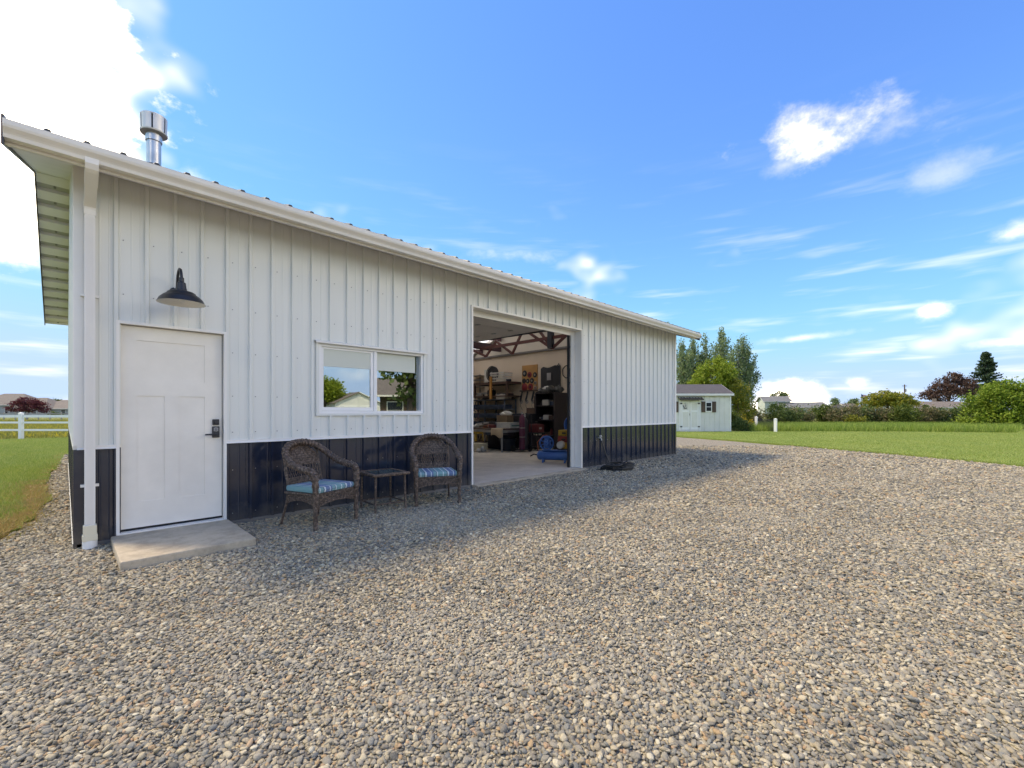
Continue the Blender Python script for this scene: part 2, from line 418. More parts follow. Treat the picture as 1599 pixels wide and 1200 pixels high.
blade('leaf_gold', (.38,.27,.02), (.46,.35,.035), (.30,.26,.03))
blade('leaf_goldgreen', (.13,.17,.02), (.22,.24,.03), (.34,.29,.045))
blade('leaf_purple', (0.065,0.036,0.035), (0.109,0.065,0.052), (0.174,0.109,0.080))  # lightened: distance haze put into the leaf colour
blade('leaf_red', (.075,.018,.028), (.115,.028,.038), (.16,.05,.055))
blade('leaf_conifer', (0.034,0.068,0.037), (0.054,0.099,0.054), (0.093,0.145,0.082))  # paler greens carry the distance haze in the colour
blade('leaf_bush', (.12,.20,.022), (.20,.29,.035), (.29,.37,.06))
blade('flower_yellow', (.50,.42,.05), (.52,.45,.08), (.42,.36,.05))
paint('bark', (.13, .10, .075), .9, var=.25, bump=.6, bscale=14)
paint('bark_grey', (.20, .185, .165), .9, var=.25, bump=.5, bscale=14)
# ---------------------------------------------------------------- ground, gravel yard, lawns
def sheet(name, pts, z, mat, skirt=0.0):
    n = len(pts); mb = MB(); mb.add([(x, y, z) for x, y in pts], [tuple(range(n))])
    if skirt: mb.add([(x, y, z) for x, y in pts] + [(x, y, z-skirt) for x, y in pts], [(k, n+k, n+(k+1) % n, (k+1) % n) for k in range(n)])
    ob = mb.build(name, mat)
    bm = bmesh.new(); bm.from_mesh(ob.data); bmesh.ops.triangulate(bm, faces=bm.faces[:]); bm.to_mesh(ob.data); bm.free()
    return struct(ob)
def wobble(pts, step=.35, amp=.05):
    out = []
    for a, b in zip(pts[:-1], pts[1:]):
        a = Vector(a); b = Vector(b); n = max(1, int((b-a).length/step))
        for k in range(n):
            p = a.lerp(b, k/n); out.append((p.x + random.uniform(-amp, amp), p.y + random.uniform(-amp, amp)))
    out.append(pts[-1]); return out
BIG = 2500
sheet('ground', [(-BIG,-BIG),(BIG,-BIG),(BIG,BIG),(-BIG,BIG)], -.06, 'meadow')
R_EDGE = [(11.0,-30),(12.2,-8),(13.6,-4),(15.13,-1.15),(16.23,.44),(17.55,2.75),(19.59,6.33),(20.95,9.52),(22.2,13.0),(23.0,18)]
L_EDGE = [(-.05,18),(-.12,14.4),(-.20,12.6),(-.22,10.7),(-.16,9.1),(-.25,7.9),(-.36,7.0),(-.42,6.55),(-.8,6.35),(-2.2,6.1),(-14,5.4)]
r_edge = wobble(R_EDGE, .5, .035); l_edge = wobble(L_EDGE, .22, .06)
sheet('gravel_yard', [(-14,-30)] + [(x+.25, y) for x, y in R_EDGE] + [(x-.35, y+.1) for x, y in L_EDGE], 0.0, 'gravel_ground')
sheet('lawn', r_edge[::-1] + [(11,-30),(80,-60),(92,-8),(38,-2.6),(35.6,2.4),(31.5,6.6),(28.4,10.4),(27.5,13.5),(28.5,18)][1:], .035, 'lawn', .09)
sheet('lawn', l_edge + [(-14,29.2),(1.2,29.2),(8,29.2),(8,18)], .030, 'lawn', .08)

inner = [(x-.30-.16*math.sin(y*2.1)-.10*math.sin(y*5.3), y+(.35 if y < 7 else 0)) for x, y in L_EDGE[3:9]]
sheet('dry_turf', [(x-.03, y) for x, y in wobble(L_EDGE[3:9], .2, .05)] + wobble(inner[::-1], .18, .06), .034, 'dry_turf')

# ---------------------------------------------------------------- the barn
XL, XR, YF, YR, YC = .074, 12.41, 5.67, 14.67, 10.17
SL = .335
def z_soff(y): return 3.310 + SL*((y-5.11) if y <= YC else (2*YC-y-5.11))
def z_roof(y): return 3.487 + SL*((y-5.12) if y <= YC else (2*YC-y-5.12))
RX0, RX1 = -.33, 12.82
barn = thing('metal_barn', (6.2, YF, 0), 'white ribbed steel barn workshop with navy wainscot and open overhead door', 'barn')
RIB0, PITCH = .3416, .2286
def profile(s0, s1, ribs, minor=True, h=.026):
    pts = [(s0, 0.0)]
    for c in ribs:
        if c-.03 < s0+.001 or c+.03 > s1-.001:
            continue
        if minor:
            for q in (c-.114,):
                if q-.012 > pts[-1][0] and q+.012 < s1: pts += [(q-.010, 0), (q-.004, .0035), (q+.004, .0035), (q+.010, 0)]
            q = c-.0381-.012
            if q-.006 > pts[-1][0]: pts += [(q-.006, 0), (q, .0025), (q+.004, 0)]
        pts += [(c-.024, 0), (c-.014, h), (c+.014, h), (c+.024, 0)]
    pts.append((s1, 0.0)); return pts
def siding(parent, name, mat, o, al, nm, s0, s1, zb, zt, phase, bot=None):
    """ribbed sheet on the plane o + s*al, bulging along nm, z from zb to zt(s)"""
    ribs = []; k = math.ceil((s0-phase)/PITCH)
    while phase + k*PITCH < s1: ribs.append(phase + k*PITCH); k += 1
    pr = profile(s0, s1, ribs); o = Vector(o); al = Vector(al); nm = Vector(nm); mb = MB(); vs = []
    for s_, d in pr:
        b = o + al*s_ + nm*d
        z1 = zt(s_) if callable(zt) else zt
        vs += [(b.x, b.y, zb), (b.x, b.y, z1)]
    flip = (al.cross(Vector((0,0,1)))).dot(nm) < 0
    fs = [(2*i, 2*i+2, 2*i+3, 2*i+1) for i in range(len(pr)-1)]
    if flip: fs = [q[::-1] for q in fs]
    return mb.add(vs, fs).build(name, mat, parent)
ZTOP = z_soff(YF) - .004
def wall_core(name, boxes, mat='liner'):
    mb = MB()
    for b in boxes: mb.box(*b)
    return mb.build(name, mat, barn)
paint('liner', (.62, .56, .47), .8, var=.04)
paint('drywall', (.74, .62, .49), .85, var=.04, vscale=.7)
paint('truss_red', (.115, .036, .028), .6, var=.2)
paint('purlin', (.085, .042, .05), .7, var=.2)
paint('insulation', (.74, .71, .66), .7, var=.06)
paint('ledge_grey', (.17, .16, .15), .7)
# front wall
DX0, DX1, DZ1 = .365, 1.222, 2.095
WX0, WX1, WZ0, WZ1 = 2.25, 3.80, 1.222, 2.108
GX0, GX1, GZ1 = 4.775, 7.812, 2.99
yc0, yc1 = YF+.004, YF+.15
g = .012
wf = wall_core('wall', [(XL+.004,DX0-g,yc0,yc1,0,ZTOP),(DX0-g,DX1+g,yc0,yc1,DZ1+g,ZTOP),(DX1+g,WX0-g,yc0,yc1,0,ZTOP),(WX0-g,WX1+g,yc0,yc1,0,WZ0-g),(WX0-g,WX1+g,yc0,yc1,WZ1+g,ZTOP),
                       (WX1+g,GX0-g,yc0,yc1,0,ZTOP),(GX0-g,GX1+g,yc0,yc1,GZ1+g,ZTOP),(GX1+g,XR-.004,yc0,yc1,0,ZTOP)])
ZW0, ZW1 = .035, .905
openings = [(.376, 1.222, -1, 2.118), (2.215, 3.835, 1.196, 2.128), (4.745, 7.842, -1, 3.018)]
cuts = [XL+.06]; e = RIB0 + PITCH*1.5 - PITCH*4
while e < XR:
    if e > XL+.2: cuts.append(e)
    e += PITCH*4
for o_ in openings: cuts += [o_[0], o_[1]]
cuts.append(XR-.06); cuts = sorted(cuts)
for a, b in zip(cuts[:-1], cuts[1:]):
    if b-a < .02: continue
    mid = (a+b)/2; hole = [o_ for o_ in openings if o_[0] < mid < o_[1]]
    spans = [(ZW1+.03, ZTOP)]
    low = True
    if hole:
        h0, h1 = hole[0][2], hole[0][3]; spans = [(h1, ZTOP)] + ([(ZW1+.03, h0)] if h0 > 1 else []); low = h0 > 1
    for z0, z1 in spans: siding(wf, 'siding_panel', 'white_steel', (0,YF,0), (1,0,0), (0,-1,0), a, b, z0, z1, RIB0)
    if low: siding(wf, 'wainscot_panel', 'navy_steel', (0,YF-.002,0), (1,0,0), (0,-1,0), a, b, ZW0, ZW1, RIB0)
# wainscot cap, base strip, per run between openings
for a, b in ((XL, .345), (1.243, 4.745), (7.842, XR)):
    MB().box(a, b, YF-.026, YF+.002, ZW1-.004, ZW1+.030).add([(a,YF-.034,ZW1-.006),(b,YF-.034,ZW1-.006),(b,YF-.026,ZW1+.012),(a,YF-.026,ZW1+.012)], [(0,1,2,3)]).build('wainscot_trim', 'trim_white', wf)
    MB().box(a, b, YF-.024, YF+.002, .004, .038).build('base_trim', 'ledge_grey', wf)
# gable end on the left, and the walls out of sight
def gable_core(name, x0, x1):
    ys = [yc1, YC, YR-.15]; n = 5
    pr = [(yc1, 0), (YR-.15, 0), (YR-.15, z_soff(YR-.15)+.02), (YC, z_soff(YC)+.02), (yc1, z_soff(yc1)+.02)]
    return MB().extrude(pr, (0,0), x0, x1).build(name, 'liner', barn)
wl = gable_core('wall', XL+.004, XL+.15)
zt_g = lambda s_: z_soff(YF+s_) - .003
PH = .165; s_ = .06
gc = [.06] + [PH+PITCH*(1.5+4*k) for k in range(10) if .3 < PH+PITCH*(1.5+4*k) < 8.8] + [8.94]
for cut in (YC-YF,):
    gc = sorted(gc + [cut])
for a, b in zip(gc[:-1], gc[1:]):
    if b-a < .03: continue
    siding(wl, 'siding_panel', 'white_steel', (XL,YF,0), (0,1,0), (-1,0,0), a, b, ZW1+.03, zt_g, PH)
    siding(wl, 'wainscot_panel', 'navy_steel', (XL+.002,YF,0), (0,1,0), (-1,0,0), a, b, ZW0, ZW1, PH)
MB().box(XL-.026, XL+.002, YF+.001, YR, ZW1-.004, ZW1+.030).build('wainscot_trim', 'trim_white', wl)
MB().box(XL-.030, XL+.002, YF+.001, YR, .004, .045).build('base_trim', 'galvanised', wl)
wr = gable_core('wall', XR-.15, XR-.004)
for k in range(10):
    siding(wr, 'siding_panel', 'white_steel', (XR,YF,0), (0,1,0), (1,0,0), .06+k*.89, .06+(k+1)*.89 - (.02 if k == 9 else 0), ZW1+.03, lambda s_: z_soff(YF+s_)-.003, PH)
    siding(wr, 'wainscot_panel', 'navy_steel', (XR-.002,YF,0), (0,1,0), (1,0,0), .06+k*.89, .06+(k+1)*.89, ZW0, ZW1, PH)
wb = wall_core('wall', [(XL+.004, XR-.004, YR-.15, YR-.004, 0, ZTOP)])
for k in range(13):
    siding(wb, 'siding_panel', 'white_steel', (0,YR,0), (1,0,0), (0,1,0), XL+.06+k*.94, XL+.06+(k+1)*.94, ZW1+.03, ZTOP, RIB0)
    siding(wb, 'wainscot_panel', 'navy_steel', (0,YR-.002,0), (1,0,0), (0,1,0), XL+.06+k*.94, XL+.06+(k+1)*.94, ZW0, ZW1, RIB0)
# corner trims (white above, navy below)
for (cx_, sx) in ((XL, -1), (XR, 1)):
    for (cy_, sy) in ((YF, -1), (YR, 1)):
        for (z0, z1, mt, g_) in ((ZW1+.028, ZTOP-.002, 'trim_white', .024), (.012, ZW1-.003, 'navy_steel', .024)):
            mb = MB()
            x_out = cx_ + sx*g_; y_out = cy_ + sy*g_
            mb.box(min(x_out, cx_-sx*.075), max(x_out, cx_-sx*.075), min(y_out, cy_), max(y_out, cy_), z0, z1)
            mb.box(min(x_out, cx_), max(x_out, cx_), min(cy_+.001*-sy, cy_-sy*.075), max(cy_+.001*-sy, cy_-sy*.075), z0, z1)
            mb.build('corner_trim', mt, wl if sx < 0 else wr)
# screws along the girt lines
mb = MB()
for zrow in (.12, .60, 1.02, 1.42, 1.90, 2.38, 2.90):
    k = -1
    while RIB0 + k*PITCH < XR-.2:
        x = RIB0 + k*PITCH + .052
        if x > XL+.1 and not any(o_[0]-.02 < x < o_[1]+.02 and o_[2] < zrow < o_[3] for o_ in openings):
            mb.cyl((x, YF-.002, zrow), (x, YF-.009, zrow), .006, .005, 6)
        k += 1
mb.build('screws', 'screw', wf)['kind'] = 'stuff'
# roof deck, metal sheets, fascia, soffit
roof = MB()
def slab_pts(ya, yb, zlo, zhi):
    return [(ya, zlo(ya)), (yb, zlo(yb)), (yb, zhi(yb)), (ya, zhi(ya))]
lo = lambda y: z_soff(y)+.055; hi = lambda y: z_roof(y)-.004
roof.extrude(slab_pts(5.225, 6.6, lo, hi), (0,0), RX0+.004, RX1-.004); roof.extrude(slab_pts(9.7, YC, lo, hi), (0,0), RX0+.004, RX1-.004)
FILL_SPANS = ((4.9, 5.8), (6.5, 7.4), (8.1, 9.0), (9.7, 10.6), (11.2, 12.1))  # spans of unseen translucent roof panels, added to light the workshop
xs = [RX0+.004] + [q for s2 in FILL_SPANS for q in s2] + [RX1-.004]
for k in range(0, len(xs), 2):
    roof.extrude(slab_pts(YC+.0005, 2*YC-5.225, lo, hi), (0,0), xs[k], xs[k+1]); roof.extrude(slab_pts(6.6005, 9.6995, lo, hi), (0,0), xs[k], xs[k+1])
roof = roof.build('roof', 'insulation', barn)
def translucent():  # sheet for the added roof panels, lets fill light indoors
    t = NT('fill_skylight'); tl = t.n('ShaderNodeBsdfTranslucent'); tl.inputs['Color'].default_value = (.95, .95, .92, 1)
    t.L.new(tl.outputs[0], t.out.inputs['Surface'])
translucent()
def roof_sheet(x0, x1, front, mat='roof_dark', name='roof_panel', ya=None, yb=YC):
    ribs = []; k = math.ceil((x0+.0997)/PITCH)
    while -.0997 + k*PITCH < x1: ribs.append(-.0997 + k*PITCH); k += 1
    pr = profile(x0, x1, ribs, False, .018); vs = []
    y0 = ya or (5.115 if front else 2*YC-5.115)
    for s_, d in pr: vs += [(s_, y0, z_roof(y0)+d), (s_, yb, z_roof(yb)+d)]
    fs = [(2*i, 2*i+2, 2*i+3, 2*i+1) for i in range(len(pr)-1)]
    if not front: fs = [q[::-1] for q in fs]
    if front and ya is None:   # turned-down end of the sheet, so ribs read as solid at the eave
        b = len(vs); vs += [(s_, y0, z_roof(y0)-.022) for s_, d in pr]
        fs += [(b+i, b+i+1, 2*(i+1), 2*i) for i in range(len(pr)-1)]
    MB().add(vs, fs).build(name, mat, roof)
e = RX0; first = True
while e < RX1-.05:
    b = min(RX1, (-.0997 + PITCH*3.5) if first else e + PITCH*4); first = False
    roof_sheet(e, b, True, yb=6.6); roof_sheet(e, b, True, ya=9.7)
    e = b
xs2 = sorted([RX0, RX1] + [q for s2 in FILL_SPANS for q in s2])
for a, b in zip(xs2[:-1], xs2[1:]):
    lit = any(s2[0]-.05 < (a+b)/2 < s2[1]+.05 for s2 in FILL_SPANS)
    roof_sheet(a, b, True, 'fill_skylight' if lit else 'roof_dark', 'fill_skylight_panel' if lit else 'roof_panel', 6.6, 9.7)
xs = sorted(set([RX0, RX1] + [q for s2 in FILL_SPANS for q in s2] + [RX0+1.0*k for k in range(1, 13)]))
xs = [q for i, q in enumerate(xs) if i == 0 or q - xs[i-1] > .08]
for a, b in zip(xs[:-1], xs[1:]):
    lit = any(s2[0]-.05 < (a+b)/2 < s2[1]+.05 for s2 in FILL_SPANS)
    roof_sheet(a, b, False, 'fill_skylight' if lit else 'roof_dark', 'fill_skylight_panel' if lit else 'roof_panel')
MB().add([(RX0,YC-.16,z_roof(YC-.16)+.03),(RX1,YC-.16,z_roof(YC-.16)+.03),(RX1,YC,z_roof(YC)+.04),(RX0,YC,z_roof(YC)+.04),(RX1,YC+.16,z_roof(YC+.16)+.03),(RX0,YC+.16,z_roof(YC+.16)+.03)], [(0,1,2,3),(3,2,4,5)]).build('ridge_cap', 'roof_dark', roof)
for sgn in (0, 1):
    for xo in (RX0, RX1):
        ya, yb = (5.13, YC) if not sgn else (YC+.001, 2*YC-5.13)
        pr = slab_pts(ya, yb, lambda y: z_soff(y)-.03, lambda y: z_roof(y)+.028)
        MB().extrude(pr, (0,0), xo-(.016 if xo < 0 else 0), xo+(0 if xo < 0 else .016)).build('rake_trim', 'roof_dark', roof)
MB().box(RX0, RX1, 5.203, 5.223, 3.322, z_roof(5.2)-.01).build('fascia', 'cream_trim', roof)
MB().box(RX0, RX1, 2*YC-5.223, 2*YC-5.203, 3.322, z_roof(5.2)-.01).build('fascia', 'cream_trim', roof)
def soffit_slat(ya, yb, x0, x1, groove, dp=.022):
    # one vinyl soffit strip: a flat proud half, a recessed half, small lip
    f = lambda y, d: (y, z_soff(y) + d)
    m = ya + (yb-ya)*groove
    pr = [f(ya+.003, .0), f(m, .0), f(m, dp+.006), f(ya+.003, dp+.006)]
    MB().extrude(pr, (0,0), x0, x1).build('soffit_slat', 'soffit', soffit)
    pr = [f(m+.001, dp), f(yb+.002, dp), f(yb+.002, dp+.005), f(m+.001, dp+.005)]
    MB().extrude(pr, (0,0), x0+.001, x1-.001).build('soffit_slat', 'soffit_vented_shade', soffit)
soffit = MB().box(RX0+.01, RX1-.01, 5.225, 5.245, 3.324, 3.352).build('soffit', 'soffit', barn)   # J-channel behind the gutter
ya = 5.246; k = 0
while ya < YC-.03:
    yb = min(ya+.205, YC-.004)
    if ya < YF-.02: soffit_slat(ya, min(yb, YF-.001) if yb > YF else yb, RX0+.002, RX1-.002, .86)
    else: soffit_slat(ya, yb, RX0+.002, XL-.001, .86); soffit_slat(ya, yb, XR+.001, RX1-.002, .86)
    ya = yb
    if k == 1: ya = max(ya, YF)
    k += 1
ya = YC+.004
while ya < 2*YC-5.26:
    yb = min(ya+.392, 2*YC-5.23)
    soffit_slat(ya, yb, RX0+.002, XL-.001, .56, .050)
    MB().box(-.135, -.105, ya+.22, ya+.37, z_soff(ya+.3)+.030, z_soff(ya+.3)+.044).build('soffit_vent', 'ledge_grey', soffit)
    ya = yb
# gutter and downspout
GP = [(0,0),(-.075,0),(-.082,.028),(-.092,.042),(-.114,.066),(-.120,.085),(-.120,.124),(-.104,.124),(-.104,.116),(0,.122)]
gutter = MB().extrude(GP, (5.201, 3.345), RX0-.005, RX1+.005).build('gutter', 'cream_trim', barn, fix=True)
MB().box(RX1+.005, RX1+.011, 5.083, 5.20, 3.345, 3.465).build('end_cap', 'cream_trim', gutter)
def rect_sweep(path, wx, wy, x, name, mat, parent, flutes=0):
    mb = MB(); vs = []; m = len(path)
    for i, (y, z) in enumerate(path):
        a = Vector(path[max(i-1,0)]); b = Vector(path[min(i+1,m-1)]); t = (b-a).normalized(); nrm = Vector((-t.y, t.x))
        for sx, sn in ((-1,-1),(1,-1),(1,1),(-1,1)):
            vs.append((x + sx*wx/2, y + nrm.x*sn*wy/2, z + nrm.y*sn*wy/2))
    fs = [(4*i+k, 4*i+(k+1)%4, 4*(i+1)+(k+1)%4, 4*(i+1)+k) for i in range(m-1) for k in range(4)] + [(0,1,2,3), tuple(4*(m-1)+k for k in range(4))]
    return mb.add(vs, fs).build(name, mat, parent, fix=True)
DSX = .158
rect_sweep([(5.150,3.40),(5.150,3.335),(5.165,3.315),(5.19,3.30),(5.33,3.235)], .086, .066, DSX, 'elbow', 'trim_white', gutter)
rect_sweep([(5.32,3.243),(5.46,3.178),(5.545,3.145),(5.578,3.125),(5.590,3.09),(5.590,3.04)], .080, .061, DSX, 'elbow', 'trim_white', gutter)
ds = rect_sweep([(5.590,3.06),(5.590,.17)], .072, .056, DSX, 'downspout', 'trim_white', barn)
for k in range(5): MB().box(DSX-.026+k*.0115, DSX-.026+k*.0115+.005, 5.558, 5.563, .18, 3.02).build('flute', 'trim_white', ds)
for zb in (.56, 2.3): MB().box(DSX-.062, DSX+.062, 5.600, 5.644, zb, zb+.022).build('strap', 'trim_white', ds)
MB().rbox(DSX-.046, DSX+.046, 5.546, 5.634, .125, .215, .006).build('adapter', 'pvc_cream', ds)
MB().rbox(DSX-.052, DSX+.052, 5.540, 5.640, .075, .128, .006).build('adapter', 'pvc_cream', ds)
MB().lathe([(.001,-.1),(.052,-.1),(.052,.076),(.046,.078),(.001,.078)], (DSX,5.59,0), 20).build('drain_pipe', 'pvc', ds, True)
# chimney through the roof
chx, chy = .672, 6.10; zr = z_roof(chy)
ch = MB().lathe([(.064,zr-.15),(.064,zr+.42)], (chx,chy,0), 24).build('chimney', 'galvanised', barn, True)
MB().lathe([(.19,zr-.06),(.15,zr+.0),(.085,zr+.035),(.068,zr+.06),(.064,zr+.085)], (chx,chy,0), 20).build('flashing', 'rubber', ch, True)
MB().lathe([(.066,zr+.33),(.073,zr+.335),(.073,zr+.40),(.066,zr+.405)], (chx,chy,0), 24).build('collar', 'galvanised', ch, True)
MB().lathe([(.064,zr+.415),(.118,zr+.418),(.122,zr+.43),(.113,zr+.434),(.06,zr+.430)], (chx,chy,0), 28).build('cap_base', 'stainless', ch, True)
mb = MB()
for k in range(6):
    a0 = 2*math.pi*k/6+.35; seg = 9
    for j in range(seg):
        a = a0 + j*.93/seg; b = a0 + (j+1)*.93/seg
        mb.add([(chx+.113*math.cos(a),chy+.113*math.sin(a),zr+.435),(chx+.113*math.cos(b),chy+.113*math.sin(b),zr+.435),(chx+.117*math.cos(b),chy+.117*math.sin(b),zr+.60),(chx+.117*math.cos(a),chy+.117*math.sin(a),zr+.60)], [(0,1,2,3)])
mb.build('cap_vane', 'stainless', ch, True)
MB().lathe([(.09,zr+.44),(.09,zr+.585)], (chx,chy,0), 20).build('cap_core', 'black_metal', ch, True)
MB().lathe([(.001,zr+.610),(.10,zr+.606),(.117,zr+.600),(.117,zr+.588),(.09,zr+.585)], (chx,chy,0), 28).build('cap_top', 'stainless', ch, True)
# ---- entry door
door = MB()
yd = YF+.035
for b in ((DX0,.496,.105,DZ1-.006),(1.055,1.213,.105,DZ1-.006),(.496,1.055,1.953,DZ1-.006),(.496,1.055,1.405,1.558),(.496,1.055,.105,.360),(.715,.831,.360,1.405)):
    door.box(b[0], b[1], yd, yd+.04, b[2], b[3])
door = door.build('entry_door', 'door_paint', barn)
for b in ((.496,1.055,1.558,1.953),(.496,.715,.360,1.405),(.831,1.055,.360,1.405)):
    MB().box(b[0]-.002, b[1]+.002, yd+.008, yd+.03, b[2]-.002, b[3]+.002).build('panel', 'door_paint', door)
fr = MB().box(.340, .366, YF-.031, YF+.10, .03, 2.122).box(1.222, 1.246, YF-.031, YF+.10, .03, 2.122).box(.366, 1.222, YF-.031, YF+.10, DZ1, 2.122)
fr.build('frame', 'trim_white', door)
MB().box(1.2135, 1.2215, yd+.002, yd+.05, .10, DZ1-.001).build('weather_strip', 'ledge_grey', door)
MB().box(DX0, 1.222, yd+.003, yd+.05, .082, .104).build('sweep', 'dark_gap', door)
MB().box(.345, 1.243, YF-.05, YF+.09, .055, .082).build('threshold', 'trim_white', door)
lk = MB().rbox(1.124, 1.186, yd-.022, yd, 1.103, 1.166, .006).build('lock', 'black_metal', door)
MB().lathe([(.001,-.034),(.017,-.034),(.020,-.022)], (1.155,yd,1.134), 18, 'y').build('keyway', 'black_metal', lk, True)
lk2 = MB().rbox(1.121, 1.190, yd-.020, yd, .966, 1.088, .006).build('lock', 'black_metal', door)
tx = MB()
for x0, x1, z0, z1 in ((1.137,1.141,1.036,1.072),(1.1475,1.1635,1.072,1.0755),(1.1535,1.1575,1.030,1.072),(1.170,1.174,1.036,1.072),(1.1385,1.146,1.068,1.072),(1.165,1.1715,1.068,1.072)):
    tx.box(x0, x1, yd-.0215, yd-.0195, z0, z1)
tx.build('keypad_print', 'lock_print', lk2)
MB().tube([(1.155,yd-.015,1.004),(1.155,yd-.052,1.004),(1.145,yd-.060,1.004),(1.05,yd-.060,1.002)], [.013,.012,.010,.008], 10).build('handle', 'black_metal', door, True)
# ---- window
win = MB()
yw = YF-.012
win.box(WX0, WX1, yw, YF+.09, WZ0, WZ0+.035).box(WX0, WX1, yw, YF+.09, WZ1-.030, WZ1).box(WX0, WX0+.036, yw, YF+.09, WZ0+.035, WZ1-.030).box(WX1-.036, WX1, yw, YF+.09, WZ0+.035, WZ1-.030)
win = win.build('window', 'vinyl', barn)
sash = MB(); ys = YF+.012
sash.box(2.288, 3.005, ys, ys+.03, 1.259, 1.306).box(2.288, 3.005, ys, ys+.03, 2.050, 2.076).box(2.288, 2.318, ys, ys+.03, 1.306, 2.050).box(2.962, 3.005, ys, ys+.03, 1.306, 2.050)
sash.build('sash', 'vinyl', win)
MB().box(3.008, 3.052, YF+.0, YF+.07, 1.259, 2.076).build('mullion', 'vinyl', win)
MB().box(2.316, 2.964, ys+.014, ys+.018, 1.304, 2.052).build('pane', 'window_glass', win)
MB().box(3.050, 3.766, YF+.052, YF+.056, 1.256, 2.079).build('pane', 'window_glass', win)
MB().box(2.320, 2.960, YF+.0185, YF+.0215, 1.83, 2.048).build('roller_shade', 'shade_fabric', win)
MB().box(3.054, 3.695, YF+.044, YF+.048, 1.825, 2.074).build('roller_shade', 'shade_fabric', win)
tr = MB().box(2.213, 2.249, YF-.026, YF+.004, 1.196, 2.128).box(3.801, 3.837, YF-.026, YF+.004, 1.196, 2.128).box(2.249, 3.801, YF-.026, YF+.004, 1.196, 1.221).box(2.249, 3.801, YF-.026, YF+.004, 2.109, 2.128)
tr.build('trim', 'white_steel', win)
MB().add([(2.196,YF-.002,2.150),(3.860,YF-.002,2.150),(3.860,YF-.062,2.134),(2.196,YF-.062,2.134),(2.196,YF-.062,2.112),(3.860,YF-.062,2.112),(3.860,YF-.055,2.112),(2.196,YF-.055,2.112),(2.196,YF-.055,2.128),(3.860,YF-.055,2.128),(3.860,YF-.002,2.132),(2.196,YF-.002,2.132)],
         [(0,3,2,1),(3,4,5,2),(4,7,6,5),(7,8,9,6),(8,11,10,9)]).build('drip_cap', 'trim_white', win)
# ---- overhead door opening
oh = MB().box(GX0-.032, GX0, YF-.028, YF+.152, .03, GZ1+.03).box(GX1, GX1+.032, YF-.028, YF+.152, .03, GZ1+.03).box(GX0, GX1, YF-.028, YF+.152, GZ1, GZ1+.03).build('overhead_door', 'trim_white', barn)
MB().box(GX1-.125, GX1-.001, YF+.155, YF+.185, .042, GZ1-.1).build('stop', 'cream_trim', oh)
MB().box(GX0+.001, GX0+.03, YF+.155, YF+.185, .042, GZ1-.1).build('stop', 'cream_trim', oh)
MB().box(GX0+.001, GX1-.001, YF+.155, YF+.185, GZ1-.099, GZ1-.001).build('stop', 'cream_trim', oh)
for k in range(5):
    y0 = 6.12 + k*.585
    mb = MB().box(GX0-.04, GX1+.02, y0, y0+.578, 3.14, 3.18)
    mb.build('door_section', 'trim_white', oh)
    for x in (5.3, 6.3, 7.3): MB().box(x-.03, x+.03, y0+.53, y0+.64, 3.120, 3.1385).build('hinge', 'galvanised', oh)
for x in (GX0-.07, GX1+.04):
    MB().tube([(x,5.90,.1),(x,5.90,2.75),(x,5.95,2.95),(x,6.08,3.09),(x,6.3,3.125),(x,9.2,3.16)], .03, 6).build('track', 'black_metal', oh)
MB().box(GX1-.165, GX1-.126, YF+.19, YF+.24, .042, GZ1-.02).build('track', 'black_metal', oh)
MB().box(GX0-.05, GX1+.05, 9.08, 9.14, 3.125, 3.23).build('strut', 'galvanised', oh)
# ---- slab, apron, inner linings, partition, trusses
slab = MB().box(XL+.16, XR-.16, YF+.0, YR-.16, -.03, .040).build('floor_slab', 'floor_concrete', barn)
MB().rbox(GX0-.03, GX1+.03, YF-.17, YF+.0-.001, -.06, .036, .008).build('apron', 'concrete', slab)
MB().box(XR-.175, XR-.152, YF+.16, YR-.16, .042, 3.43).build('inner_lining', 'drywall', wr)
MB().box(XR-.25, XR-.152, YF+.16, YR-.16, 3.431, 3.50).build('ledge', 'ledge_grey', wr)
MB().box(XL+.16, XR-.18, YR-.175, YR-.152, .042, 3.43).build('inner_lining', 'drywall', wb)
part = MB().box(4.40, 4.50, YF+.155, YR-.18, .041, 3.6).build('partition', 'room_wall', barn)
MB().box(XL+.16, 4.39, 9.0, 9.1, .041, 2.75).build('partition', 'room_wall', barn)
MB().box(XL+.16, 4.39, YF+.155, 8.99, 2.70, 2.75).build('office_ceiling', 'room_wall', barn)
def truss(x, full=False):
    t = MB().beam((x,YF+.2,z_soff(YF+.2)-.10), (x,YC,z_soff(YC)-.10), .06, .14).build('truss', 'truss_red', barn)
    MB().beam((x,YC,z_soff(YC)-.10), (x,YR-.2,z_soff(YR-.2)-.10), .06, .14).build('chord', 'truss_red', t)
    MB().beam((x,7.5,3.63), (x,12.6,3.60), .055, .10).build('chord', 'truss_red', t)
    for a, b in (((10.92,3.27),(10.25,4.30)), ((10.92,3.27),(11.75,3.80)), ((9.13,3.28),(10.2,3.95)), ((9.13,3.28),(9.72,3.98)), ((9.13,3.28),(8.3,3.78)), ((12.3,3.30),(11.75,3.80)), ((12.3,3.3),(13.1,3.62)), ((7.6,3.30),(8.3,3.78)), ((7.6,3.30),(6.9,3.7))):
        MB().beam((x+.03,*a), (x+.03,*b), .05, .085).build('web', 'truss_red', t)
    return t
truss(11.0); truss(8.4)
MB().box(10.9, 11.05, 9.05, 9.22, 3.28, 4.5).build('post', 'black_metal', barn)
for k in range(8):
    y = 10.5 + k*.55
    MB().box(4.55, XR-.2, y, y+.045, z_soff(y)-.13, z_soff(y)-.001).build('purlin', 'purlin', roof)
